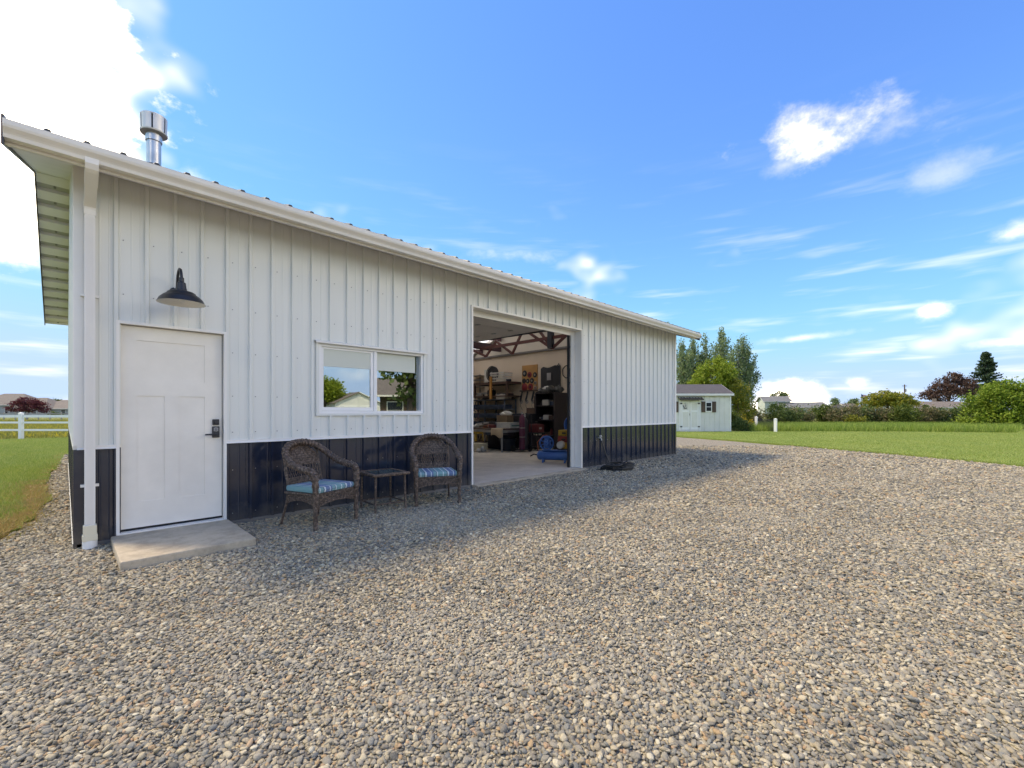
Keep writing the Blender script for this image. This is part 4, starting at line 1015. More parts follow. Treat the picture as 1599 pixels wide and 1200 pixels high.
# grinding disc board
pb = thing('disc_board', (12.2, 11.15, 2.5), 'orange wooden board with black and red grinding discs hung on the wall', 'disc board')
MB().box(12.19, 12.232, 10.80, 11.56, 2.06, 2.98).build('board', W('peg_orange'), pb)
for (y, z, r, mt, hub) in ((11.42,2.68,.12,'disc_black','disc_grey'),(11.17,2.62,.11,'disc_red','disc_black'),(10.90,2.60,.10,'disc_black','disc_grey'),(11.45,2.40,.10,'disc_black','disc_black'),(11.26,2.385,.09,'disc_black','disc_grey'),(11.05,2.39,.10,'disc_black','disc_grey'),(11.42,2.16,.15,'disc_red','disc_red'),(11.12,2.16,.13,'disc_red','disc_black'),(10.88,2.30,.07,'disc_grey','disc_black'),(10.88,2.12,.08,'disc_grey','red')):
    dd = MB().lathe([(.001,-.018),(r*.9,-.014),(r,-.002),(r,.004)], (12.186,y,z), 20, 'x').build('disc', W(mt), pb, True)
    MB().lathe([(.001,-.028),(r*.36,-.026),(r*.4,-.016)], (12.186,y,z), 14, 'x').build('hub', W(hub), dd, True)
# angle grinders on a rail
gr = MB().box(12.12, 12.225, 10.72, 11.62, 2.0, 2.045).build('tool_rail', W('wood_dark'), None); tag(gr, 'dark wooden tool rail below the orange disc board', 'rail')
for k, y in enumerate((11.46, 11.18, 10.88)):
    g_ = thing('angle_grinder', (12.1, y, 1.6), 'black angle grinder hanging %s on the tool rail' % ('leftmost', 'in the middle', 'rightmost')[k], 'grinder', 'grinders on the rail')
    MB().tube([(12.10,y,1.99),(12.08,y+.02,1.85),(12.06,y+.05,1.68)], [.030,.036,.04], 10).build('body', W('disc_black'), g_, True)
    MB().tube([(12.06,y+.05,1.68),(12.04,y-.03,1.62)], [.045,.05], 10).build('gear_head', W('disc_black'), g_, True)
    MB().lathe([(.001,-.008),(.075,-.006),(.075,.006),(.001,.008)], (12.02,y-.03,1.61), 16, 'x').build('disc', W('disc_grey'), g_, True)
    MB().tube([(12.10,y,1.99),(12.12,y+.10,1.75),(12.13,y+.12,1.45),(12.13,y+.02,1.30)], .007, 5).build('cable', W('disc_black'), g_, True)
# hanging coat / apron
jb = thing('hanging_vest', (12.1, 10.1, 2.4), 'black work vest with a pale tag hanging on the wall', 'vest')
MB().add([(12.17,10.60,2.80),(12.16,10.48,2.86),(12.12,10.2,2.80),(12.14,9.92,2.88),(12.17,9.72,2.86),(12.17,9.72,2.02),(12.10,9.95,2.05),(12.09,10.25,2.0),(12.12,10.5,2.03),(12.17,10.60,2.0),
           (12.22,10.60,2.80),(12.22,9.72,2.86),(12.22,9.72,2.02),(12.22,10.60,2.0)], [(0,1,8,9),(1,2,7,8),(2,3,6,7),(3,4,5,6),(10,0,9,13),(4,11,12,5),(0,10,11,4,3,2,1),(9,8,7,6,5,12,13)]).build('body', W('bag_black'), jb)
MB().box(12.085,12.10,10.06,10.24,2.36,2.62).build('tag', W('label_grey'), jb)
MB().tube([(12.15,9.82,2.84),(12.18,9.78,2.93),(12.2,9.75,2.84)], .02, 6).build('hanger', W('bag_black'), jb, True)
# wooden boxes
for (y0, y1, z0, z1, lab) in ((10.02,10.56,1.38,1.80,'brown wooden box on top of the drawer cabinet'),):
    b_ = thing('wooden_box', (12.0,(y0+y1)/2,z0), lab, 'box'); MB().rbox(11.75,12.18,y0,y1,z0,z1,.012).build('body', W('wood_brown'), b_); MB().box(11.744,11.749,y0+.18,y1-.18,z1-.14,z1-.08).build('handle_slot', W('disc_black'), b_)
dc = thing('drawer_cabinet', (11.95, 10.4, F), 'dark wooden drawer cabinet below the brown box', 'cabinet')
MB().box(11.62, 12.20, 9.98, 10.80, F, 1.375).build('carcass', W('wood_dark'), dc)
for i in range(2):
    for j in range(3):
        d_ = MB().rbox(11.60,11.619,10.00+.40*i,10.38+.40*i,.16+.40*j,.53+.40*j,.004).build('drawer', W('wood_brown'), dc); MB().tube([(11.59,10.14+.4*i,.36+.4*j),(11.575,10.16+.4*i,.36+.4*j),(11.575,10.22+.4*i,.36+.4*j),(11.59,10.24+.4*i,.36+.4*j)], .008, 5).build('pull', W('disc_black'), d_)
cb = thing('tall_cabinet', (11.4, 9.5, F), 'tall dark open cabinet near the right door track', 'cabinet')
MB().box(11.0,11.75,9.00,9.05,F,1.86).box(11.0,11.75,9.80,9.85,F,1.86).box(11.70,11.75,9.05,9.80,F,1.86).build('carcass', W('cab_dark'), cb)
for z in (.45, .95, 1.42, 1.84): MB().box(11.0,11.70,9.051,9.799,z,z+.03).build('shelf', W('cab_dark'), cb)
hp = thing('tarp_bundle', (11.4, 9.4, 1.88), 'crumpled dark camouflage tarp heaped on the tall cabinet', 'tarp')
mbb = MB()
for k in range(9): mbb.ell((11.2+random.uniform(-.1,.35), 9.08+.09*k, 1.93+.07*random.random()), .16, .12, .10+.05*random.random(), 9, 6, .25)
mbb.build('folds', W('camo'), hp)['kind'] = 'stuff'
MB().ell((11.25,9.5,2.02), .10, .22, .07, 10, 6, .2).build('flap', W('white_plastic'), hp)
bt = thing('jug', (10.9, 9.62, .48), 'pale jug with a green label on a low stand', 'jug')
MB().rbox(10.72,10.90,9.44,9.66,.48,.72,.03).build('body', W('white_plastic'), bt); MB().box(10.713,10.719,9.48,9.62,.52,.64).build('label_band', W('green_lbl'), bt); MB().lathe([(.03,.72),(.03,.77),(.001,.77)], (10.81,9.55,0), 12).build('cap', W('orange_line'), bt, True)
MB().box(10.68,10.94,9.38,9.72,F,.478).build('stand', W('cab_dark'), bt)
hr = thing('hose_reel', (9.45, 7.10, F), 'bright blue air hose reel at the right edge of the opening', 'hose reel')
for k in range(4): MB().tube([(9.35+.045*k, 7.10+.20*math.cos(a), .90+.20*math.sin(a)) for a in np.linspace(0,6.283,24,endpoint=False)], .026, 6, closed=True).build('coil', W('hose_blue'), hr, True)
MB().box(9.30,9.56,7.03,7.17,F,.92).build('stand', W('disc_black'), hr)
for k, (z, mt, lab) in enumerate(((.63,'yellow','yellow plastic tool case on top of the small stack'),(.47,'red','red plastic tool case below the yellow one'),(.31,'yellow','flat yellow case at the bottom of the small stack'))):
    b_ = thing('tool_case', (9.1,7.12,z), lab, 'tool case'); MB().rbox(8.92-.02*k,9.25,6.80,7.18,z,z+.145,.015).build('body', W(mt), b_); MB().box(8.90-.02*k,8.915-.02*k,6.93,7.04,z+.05,z+.09).build('latch', W('disc_black'), b_)
cr = thing('milk_crate', (9.1,7.12,F), 'dark crate carrying the coloured tool cases', 'crate')
MB().box(8.9,9.27,6.78,7.20,F,.30).build('body', W('cab_dark'), cr); MB().box(8.893,8.899,6.89,7.09,.2,.25).build('handle_slot', W('disc_black'), cr)
ws = thing('wall_shelf', (12.0, 14.1, 1.9), 'small grey wall shelves in the far corner', 'shelf')
for z in (1.98, 2.26, 2.54, 2.72): MB().box(11.88, 12.228, 13.72, 14.30, z, z+.02).build('shelf', W('shelf_grey'), ws)
MB().box(12.20,12.229,13.98,14.02,1.90,2.80).build('rail', W('shelf_grey'), ws)

tc_ = thing('tool_chest', (10.9, 9.9, F), 'black wheeled tool chest standing behind the gas cylinders', 'tool chest')
MB().rbox(10.62, 11.08, 9.78, 10.62, .14, 1.18, .015).build('body', W('bag_black'), tc_)
for k in range(5): d_ = MB().rbox(10.604, 10.619, 9.81, 10.59, .18+.195*k, .355+.195*k, .004).build('drawer', W('disc_black'), tc_); MB().box(10.592, 10.603, 9.86, 10.54, .325+.195*k, .342+.195*k).build('pull', W('rack_steel'), d_)
for q in ((10.68,9.84),(11.02,9.84),(10.68,10.56),(11.02,10.56)): MB().lathe([(.001,-.02),(.05,-.02),(.05,.02),(.001,.02)], (*q, F+.051), 12, 'x').build('caster', 'rubber', tc_, True)
vc = thing('shop_vacuum', (10.15, 9.72, F), 'dark drum shop vacuum with a coiled black hose beside the tool chest', 'vacuum')
MB().lathe([(.001,.06),(.19,.06),(.21,.10),(.22,.42),(.23,.44),(.22,.46),(.18,.58),(.10,.64),(.001,.65)], (10.20,9.70,F), 20).build('drum', W('cab_dark'), vc, True)
MB().tube([(10.05,9.62,.40),(9.92,9.60,.52),(9.95,9.70,.72),(10.12,9.78,.78),(10.30,9.75,.70)], .028, 8).build('hose', W('disc_black'), vc, True)
for a in (0, 1.57, 3.14, 4.71): MB().ell((10.20+.19*math.cos(a), 9.70+.19*math.sin(a), F+.035), .035, .035, .035, 8, 6).build('wheel', 'rubber', vc, True)
# clutter on the shelves, in the cabinet and on the walls
CW = dict(bag_black='black', disc_black='black', cab_dark='dark brown', bin_blue='dark blue', red_box='dark red', rack_steel='slate grey', silver='silver', tub_navy='navy', wood_dark='brown')
KW = ('carry case', 'spray can', 'coiled cord', 'power tool'); NN = {}
ORD = ('first', 'second', 'third', 'fourth', 'fifth')
def clutter(i, x, y, z, kind, mt):
    where = 'on top of the bin rack' if abs(z-1.711) < .01 else 'on the lower loft board' if abs(z-1.851) < .01 else 'at the end of the loft shelf' if z > 2.3 else 'on the brown wooden box' if abs(z-1.801) < .01 else 'on the front of the work table' if z > .7 and z < .8 and x < 9.5 else 'on the back of the work table' if z > .7 and z < .8 else 'on the %s shelf of the tall cabinet' % ('bottom' if z < .6 else 'middle' if z < 1.2 else 'upper')
    NN[where] = NN.get(where, -1) + 1
    c = thing('shop_clutter', (x, y, z), '%s %s, %s from the right %s' % (CW[mt], KW[kind], ORD[min(4, NN[where])], where), 'shop item', 'clutter on the shelves')
    s_ = random.uniform(.75, 1.3)
    if kind == 0: MB().rbox(x-.09*s_, x+.09*s_, y-.11*s_, y+.11*s_, z, z+.15*s_, .012).build('case', W(mt), c); MB().tube([(x-.03,y-.06,z+.15*s_),(x-.03,y-.05,z+.19*s_),(x-.03,y+.05,z+.19*s_),(x-.03,y+.06,z+.15*s_)], .008, 5).build('handle', W('disc_black'), c)
    elif kind == 1: MB().lathe([(.001,0),(.045*s_,0),(.045*s_,.16*s_),(.02,.20*s_),(.02,.23*s_),(.001,.23*s_)], (x,y,z), 12).build('can', W(mt), c, True)
    elif kind == 2: MB().tube([(x+.06*math.cos(a)*s_, y+.10*math.sin(a)*s_, z+.02+.012*a/2) for a in np.linspace(0,18,40)], .014, 5).build('cord', W(mt), c, True)
    else: MB().rbox(x-.05, x+.05, y-.14*s_, y+.10*s_, z, z+.10*s_, .02).build('motor', W(mt), c); MB().tube([(x,y+.10*s_,z+.05),(x,y+.22*s_,z+.06)], .028, 8).build('nose', W('silver'), c, True)
spots = [(11.62, 11.95+.20*k, 1.711) for k in range(4)] + [(11.62, 13.1, 1.711)] + [(11.65, 12.0+.27*k, 2.371) for k in ()] + [(11.2, 9.12+.17*k, zz) for zz in (.481, .981, 1.451) for k in range(4)] + [(11.7, 11.8+.0*k, 2.371) for k in range(1)] + \
        [(9.25, 10.05+.3*k, .746) for k in range(3)] + [(9.8, 10.3+.28*k, .746) for k in range(4)] + [(9.1, 11.1, .746), (11.62, 13.32, 1.851), (11.9, 10.2, 1.801), (11.9, 10.42, 1.801)]
for i, (x, y, z) in enumerate(spots): clutter(i, x, y, z, random.choice((0,0,1,2,3)), random.choice(('bag_black','disc_black','cab_dark','bin_blue','red_box','rack_steel','silver','tub_navy','wood_dark')))
for k, (y, z, r) in enumerate(((12.9,2.05,.0),(9.45,2.62,.17),(9.2,2.35,.14),(13.75,1.62,.15),(14.1,1.55,.16))):
    if r: 
        o_ = MB().tube([(12.19, y+r*math.cos(a), z+r*math.sin(a)*1.2+.01*math.sin(5*a)) for a in np.linspace(0,25,90)], .016, 5).build('coiled_cord', W('disc_black' if k % 2 else 'bag_black'), None, True); tag(o_, '%s coil of dark cord hanging on the end wall' % ('','highest right','lower right','left','leftmost')[k], 'cord', 'cords on the wall')
# ---------------------------------------------------------------- vegetation helpers
CA, SA = math.cos(CAM_A), math.sin(CAM_A)
def at(px, t):          # site plan: bearing (as a picture column) and distance from the yard's corner to ground X, Y
    u = (px-799.5)/692.0; return t*(CA+u*SA), t*(SA-u*CA)
def leaves(C, n, spread, size, flat=.0, aspect=.62, up=None):
    """n leaf quads round each clump centre C (k,3)"""
    C = np.asarray(C, float); k = len(C); P = np.repeat(C, n, 0) + rng.normal(0, 1, (k*n, 3))*np.asarray(spread)
    m = len(P); a = rng.normal(0, 1, (m, 3))
    if up is not None: a = a*.55 + np.asarray(up)
    a /= np.linalg.norm(a, axis=1)[:, None]; b = rng.normal(0, 1, (m, 3)); b -= a*(a*b).sum(1)[:, None]; b /= np.linalg.norm(b, axis=1)[:, None]
    s = size*rng.uniform(.6, 1.3, (m, 1)); a = a*s; b = b*s*aspect
    V = np.empty((m, 4, 3)); V[:, 0] = P-a; V[:, 1] = P+b*.9-a*.1; V[:, 2] = P+a; V[:, 3] = P-b*.9-a*.1
    return V.reshape(-1, 3), np.arange(m*4).reshape(m, 4)
def blob_points(blobs, n, shell=.45):
    """clump centres spread through ellipsoids, denser towards the surface"""
    out = []; w = np.array([b[3]*b[4]*b[5] for b in blobs])**(2/3); w /= w.sum()
    for b, q in zip(blobs, w):
        k = max(3, int(n*q)); d = rng.normal(0, 1, (k, 3)); d /= np.linalg.norm(d, axis=1)[:, None]
        r = rng.uniform(shell, 1, (k, 1))**.7; out.append(np.array(b[:3]) + d*r*np.array(b[3:6]))
    return np.vstack(out)
def trunk(parent, base, pts_list, mat='bark'):
    mb = MB()
    for pts, r0, r1 in pts_list:
        n = len(pts); mb.tube([(base[0]+p[0], base[1]+p[1], base[2]+p[2]) for p in pts], [r0+(r1-r0)*i/(n-1) for i in range(n)], 7)
    return mb.build('trunk', mat, parent, True)
def tree(name, label, cat, x, y, h, blobs, nclump, nleaf, spread, size, mat, group=None, tr=.12, bark='bark', z0=-.05, shell=.45, up=None, fork=.35, lim=6):
    t = thing(name, (x, y, z0), label, cat, group)
    B = [(x+b[0], y+b[1], z0+b[2], b[3], b[4], b[5]) for b in blobs]
    C = blob_points(B, nclump, shell)
    limbs = [([(0,0,0),(random.uniform(-.1,.1),random.uniform(-.1,.1),h*fork),(random.uniform(-.2,.2),random.uniform(-.2,.2),h*.75)], tr, tr*.3)]
    for k in range(lim):
        c = C[rng.integers(len(C))]; limbs.append(([(0,0,h*fork*random.uniform(.7,1.1)), ((c[0]-x)*.5,(c[1]-y)*.5,(h*fork+(c[2]-z0))*.5), (c[0]-x, c[1]-y, c[2]-z0)], tr*.45, tr*.08))
    trunk(t, (x, y, z0), limbs, bark)
    V, Fq = leaves(C, nleaf, spread, size, up=up); np_mesh('crown', V, Fq, mat, t)
    return t
def rand_blobs(n, rx, rz, zc, r):
    out = [(0, 0, zc, rx*.8, rx*.8, rz*.85)]
    for k in range(n):
        a = random.uniform(0, 6.28); e = random.uniform(-.6, 1.0)
        out.append((rx*.68*math.cos(a)*math.cos(e), rx*.68*math.sin(a)*math.cos(e), zc+rz*.68*math.sin(e), r*random.uniform(.7,1.2), r*random.uniform(.7,1.2), r*random.uniform(.6,1.0)))
    return out
# ---- behind the garden shed
x, y = at(1114, 33.5)
tree('maple_tree', 'round bright green tree rising behind the garden shed', 'tree', x, y, 5.9, [(0,0,3.6,1.35,1.35,1.9)]+rand_blobs(12, 1.75, 1.9, 3.7, .62)+[(.9,-.9,2.0,.9,.9,1.2),(-.6,.6,1.9,.9,.9,1.2)], 330, 46, (.16,.16,.13), .085, 'leaf_maple', tr=.12)
x, y = at(1152, 32.5)
tree('young_tree', 'pale green open shrubby tree at the right corner of the shed', 'tree', x, y, 3.8, [(0,0,2.6,.75,.75,1.1),(.3,-.3,1.6,.7,.7,1.0),(-.2,.2,3.2,.45,.45,.6)], 90, 34, (.17,.17,.15), .075, 'leaf_goldgreen', tr=.07)
pop = [(1042,505,6),(1062,532,6),(1080,528,6),(1101,523,7),(1127,514,9)]
for k, (px, top, npl) in enumerate(pop):
    t_ = 63+random.uniform(-2,3); x, y = at(px, t_); H_ = 1.25 + (642.9-top)*t_/692
    C = []; limbs = [([(0,0,0),(0,0,H_*.5),(0,0,H_*.97)], .22, .03)]
    for j in range(npl+9):
        a = random.uniform(0, 6.28); r = random.uniform(.15, 1.9) if j else 0; hh = H_*(1 - (.26*r/1.25)*random.uniform(.3,1.1)); zb = H_*random.uniform(.08,.25)
        n = 42
        for q in np.linspace(0, 1, n):
            w = .52*math.sin(math.pi*min(1, .12+q*.95))**.8 + .05
            C.append((x + r*math.cos(a)*(.35+.65*q) + rng.normal(0,1)*w*.6, y + r*math.sin(a)*(.35+.65*q) + rng.normal(0,1)*w*.6, zb + (hh-zb)*q))
        limbs.append(([(0,0,zb*.5),(r*math.cos(a)*.5,r*math.sin(a)*.5,zb+(hh-zb)*.4),(r*math.cos(a),r*math.sin(a),hh*.97)], .09, .015))
    t = thing('poplar_tree', (x, y, -.05), 'tall slender poplar, %s of the row behind the garden shed' % ('leftmost','second from left','third from left','fourth from left','tallest and rightmost')[k], 'tree', 'poplars behind the shed')
    trunk(t, (x, y, -.05), limbs, 'bark_grey'); V, Fq = leaves(C, 9, (.17,.17,.22), .135, up=(0,0,1.2)); np_mesh('crown', V, Fq, 'leaf_poplar', t)
# the spreading poplar at the right of the row: pale leaning stems
t_ = 58; x, y = at(1157, t_); C = []; limbs = []
for j in range(24):
    lean = -1.3 + 3.3*j/23; px_ = lean*1.15; hh = 10.6*(1-.52*abs((lean-.0)/2.3)**1.5)*random.uniform(.9,1.05); dep = random.uniform(-1,1)
    dx, dy = px_*SA + dep*CA, -px_*CA + dep*SA
    limbs.append(([(0,0,0),(dx*.25,dy*.25,hh*.30),(dx*.62,dy*.62,hh*.62),(dx,dy,hh)], .12 if j % 4 else .19, .015))
    for q in np.linspace(.22, 1, 44):
        s_ = q**1.25; w = .36*math.sin(math.pi*min(1,.1+q*.93))+.06
        C.append((x+dx*s_+rng.normal(0,1)*w, y+dy*s_+rng.normal(0,1)*w, hh*q))
t = thing('poplar_tree', (x, y, -.05), 'broad leaning silvery poplar with pale trunks right of the shed', 'tree')
trunk(t, (x, y, -.05), limbs, 'bark_grey'); V, Fq = leaves(C, 13, (.20,.20,.20), .115, up=(.4,-.4,.7)); np_mesh('crown', V, Fq, 'leaf_poplar', t)
def shrub(name, label, px, t_, w, h, mat, nc, nl, size, cat='shrub', group=None, depth=1.0, z0=-.05, stems=True):
    x, y = at(px, t_); th = thing(name, (x, y, z0), label, cat, group); bl = []
    for k in range(7):
        q = random.uniform(-1, 1); bl.append((x+q*w*.36*SA+random.uniform(-.3,.3)*depth*CA, y-q*w*.36*CA+random.uniform(-.3,.3)*depth*SA, z0+h*random.uniform(.30,.62), w*.24*random.uniform(.7,1.2), w*.24*random.uniform(.7,1.2), h*.36*random.uniform(.8,1.15)))
    C = blob_points(bl, nc, .35); C[:,2] = np.maximum(C[:,2], z0+.06)
    V, Fq = leaves(C, nl, (size*1.9,)*3, size); np_mesh('foliage', V, Fq, mat, th)
    if stems:
        mb = MB()
        for k in range(6):
            c = C[rng.integers(len(C))]; mb.tube([(x+random.uniform(-.1,.1)*w,y+random.uniform(-.1,.1)*w,z0),tuple(c)], [.03,.008], 5)
        mb.build('stem', 'bark', th)
    return th
shrub('golden_shrub', 'yellow leaved shrub beside the garden shed', 1158, 29.6, 1.25, 1.05, 'leaf_gold', 60, 40, .05)
shrub('green_shrub', 'low dark green shrub at the right foot of the shed', 1156, 28.0, 1.35, .85, 'leaf_dark', 80, 40, .05)
shrub('green_shrub', 'small leafy shrub against the shed corner under the young tree', 1146, 29.2, .9, 1.5, 'leaf_shrub', 60, 36, .06)
# ---- bramble hedge along the back of the lawn
for k in range(11):
    px = 1186 + k*33; t_ = 35.5 + random.uniform(-.8, 1.2)
    mt = ('leaf_bramble','leaf_dark','leaf_bramble','leaf_shrub')[k % 4]
    th = shrub('bramble_shrub', '', px, t_, 2.9, random.uniform(1.75, 2.15), mt, 120, 34, .075, 'shrub', 'brambles behind the lawn', 1.6)
    th['label'] = '%s bramble bush of the hedge behind the right lawn' % ('first','second','third','fourth','fifth','sixth','seventh','eighth','ninth','tenth','eleventh')[k]
shrub('flowering_shrub', 'patch of yellowish broom growing in the bramble hedge', 1334, 34.2, 1.6, 1.15, 'leaf_goldgreen', 60, 30, .06)
# big loose bush at the right edge
x, y = at(1566, 31.5)
tree('large_bush', 'large bright green bush at the right edge of the lawn', 'bush', x, y, 3.4, [(0,0,1.7,1.5,1.5,1.6)]+[(q*SA+r*CA, -q*CA+r*SA, z, s, s, s*.85) for q, r, z, s in ((-2.1,0,.8,.8),(-1.6,.3,1.6,.75),(-1.2,-.3,2.5,.6),(-.5,.2,2.9,.65),(.3,-.4,3.0,.7),(1.2,.2,2.8,.8),(1.9,0,2.2,.9),(2.4,.3,1.2,1.0),(1.2,-.5,1.0,1.0),(-.9,-.6,1.0,.9),(.1,-.7,1.7,.8),(-2.4,.2,2.15,.35))],
     420, 44, (.20,.20,.15), .085, 'leaf_bush', tr=.09, shell=.35)
# ---- far trees
x, y = at(1388, 72)
tree('broad_tree', 'low wide golden green tree beyond the hedge under the utility pole', 'tree', x, y, 4.3, [(q*SA, -q*CA, z, s*1.25, s*1.25, s*.72) for q, z, s in ((-3.2,2.4,1.3),(-2,3.2,1.4),(-.6,3.5,1.5),(.9,3.3,1.5),(2.3,2.9,1.4),(3.5,2.2,1.2),(0,2.3,1.9),(-4.0,1.6,1.1))], 330, 26, (.30,.30,.16), .16, 'leaf_goldgreen', tr=.2)
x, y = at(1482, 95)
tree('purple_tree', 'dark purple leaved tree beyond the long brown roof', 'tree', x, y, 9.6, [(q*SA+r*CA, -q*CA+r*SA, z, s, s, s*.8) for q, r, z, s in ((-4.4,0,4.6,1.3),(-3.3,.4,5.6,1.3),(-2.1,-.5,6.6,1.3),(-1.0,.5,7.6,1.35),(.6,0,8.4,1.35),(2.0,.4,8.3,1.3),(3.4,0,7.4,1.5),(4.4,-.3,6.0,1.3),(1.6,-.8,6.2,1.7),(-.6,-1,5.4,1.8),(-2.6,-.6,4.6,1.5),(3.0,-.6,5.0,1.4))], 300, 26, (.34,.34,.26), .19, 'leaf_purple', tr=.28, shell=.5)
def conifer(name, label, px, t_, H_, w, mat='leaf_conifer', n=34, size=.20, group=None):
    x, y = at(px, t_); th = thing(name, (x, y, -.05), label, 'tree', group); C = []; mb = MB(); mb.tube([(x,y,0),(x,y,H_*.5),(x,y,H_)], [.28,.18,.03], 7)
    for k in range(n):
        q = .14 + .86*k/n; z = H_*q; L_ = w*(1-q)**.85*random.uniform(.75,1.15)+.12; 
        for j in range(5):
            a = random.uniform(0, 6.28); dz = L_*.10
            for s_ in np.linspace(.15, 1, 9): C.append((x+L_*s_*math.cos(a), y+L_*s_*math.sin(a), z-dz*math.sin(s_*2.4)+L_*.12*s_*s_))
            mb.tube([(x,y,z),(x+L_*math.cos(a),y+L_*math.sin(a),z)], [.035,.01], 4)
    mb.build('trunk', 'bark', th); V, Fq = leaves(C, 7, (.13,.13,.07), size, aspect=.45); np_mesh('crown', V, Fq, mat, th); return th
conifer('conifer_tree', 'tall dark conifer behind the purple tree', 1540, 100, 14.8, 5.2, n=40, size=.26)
x, y = at(1216, 135); tree('dome_tree', 'dark domed tree behind the two storey house', 'tree', x, y, 8.0, [(0,0,4.6,2.3,2.3,3.4),(-.9,.9,4.2,1.7,1.7,2.6),(1.0,-1.0,5.0,1.6,1.6,2.6)], 130, 26, (.35,.35,.3), .22, 'leaf_dark', tr=.2)
for k, (px, t_, H_, w, lab) in enumerate(((1303,128,5.6,1.1,'slim tree above the little white outbuilding'),(1326,132,4.4,1.7,'rounded pale tree right of the little white outbuilding'),(1333,118,5.2,1.2,'small light tree left of the flag pole'))):
    x, y = at(px, t_); tree('distant_tree', lab, 'tree', x, y, H_, rand_blobs(4, w, H_*.32, H_*.66, w*.5), 60, 22, (.25,.25,.22), .19, 'leaf_poplar' if k != 1 else 'leaf_goldgreen', tr=.12)
x, y = at(1312, 180); 
x, y = at(42, 70)
tree('red_maple', 'wide dark red maple in front of the grey houses', 'tree', x, y, 3.6, [(q*SA, -q*CA, z, s*1.1, s*1.1, s*.6) for q, z, s in ((-2.2,1.7,.8),(-1.4,2.5,.9),(-.3,2.9,1.0),(.9,2.7,1.0),(1.9,2.2,.9),(2.6,1.5,.7),(0,1.9,1.3))], 170, 26, (.22,.22,.12), .12, 'leaf_red', tr=.16, fork=.3)
for k, px in enumerate((72, 88)):
    x, y = at(px, 150); tree('distant_tree', ('left' if k == 0 else 'right')+' far green treetop above the low grey house', 'tree', x, y, 5.6, rand_blobs(4, 1.8, 1.6, 4.0, 1.0), 60, 20, (.3,.3,.25), .22, 'leaf_shrub', tr=.14)
shrub('house_shrub', 'low green shrub in front of the low grey house', 88, 96, 3.2, 1.1, 'leaf_shrub', 50, 26, .13)

# ---------------------------------------------------------------- sheds, houses
paint('shed_white', (.72, .71, .66), .7, var=.05); paint('shutter_brown', (.11, .07, .05), .7, var=.2); paint('dark_pane', (.02, .025, .03), .15)
paint('siding_green', (.44, .49, .45), .7, var=.04); paint('siding_grey', (.34, .36, .37), .75, var=.05); paint('siding_tan', (.40, .33, .25), .8)
paint('siding_white', (.72, .72, .69), .7, var=.04); paint('brown_siding', (.10, .065, .045), .8)
def shingle(name, c):
    t = NT(name); v = t.coord((1,1,1)); br = t.n('ShaderNodeTexBrick', Scale=3.0); t.L.new(v, br.inputs['Vector']); br.offset = .5
    br.inputs['Color1'].default_value = (*c,1); br.inputs['Color2'].default_value = (*(q*.72 for q in c),1); br.inputs['Mortar'].default_value = (*(q*.5 for q in c),1); br.inputs['Mortar Size'].default_value = .03
    n = t.noise(6, 5, .65, v); t.set(Base_Color=t.mix(t.maprange(n,.35,.7,0,.5), br.outputs['Color'], tuple(q*1.3 for q in c)), Roughness=.9); t.bump(n, .4, .02)
shingle('shingle_dark', (.095,.088,.092)); shingle('shingle_grey', (.19,.19,.185)); shingle('shingle_brown', (.20,.165,.135)); shingle('shingle_tan', (.22,.19,.16))
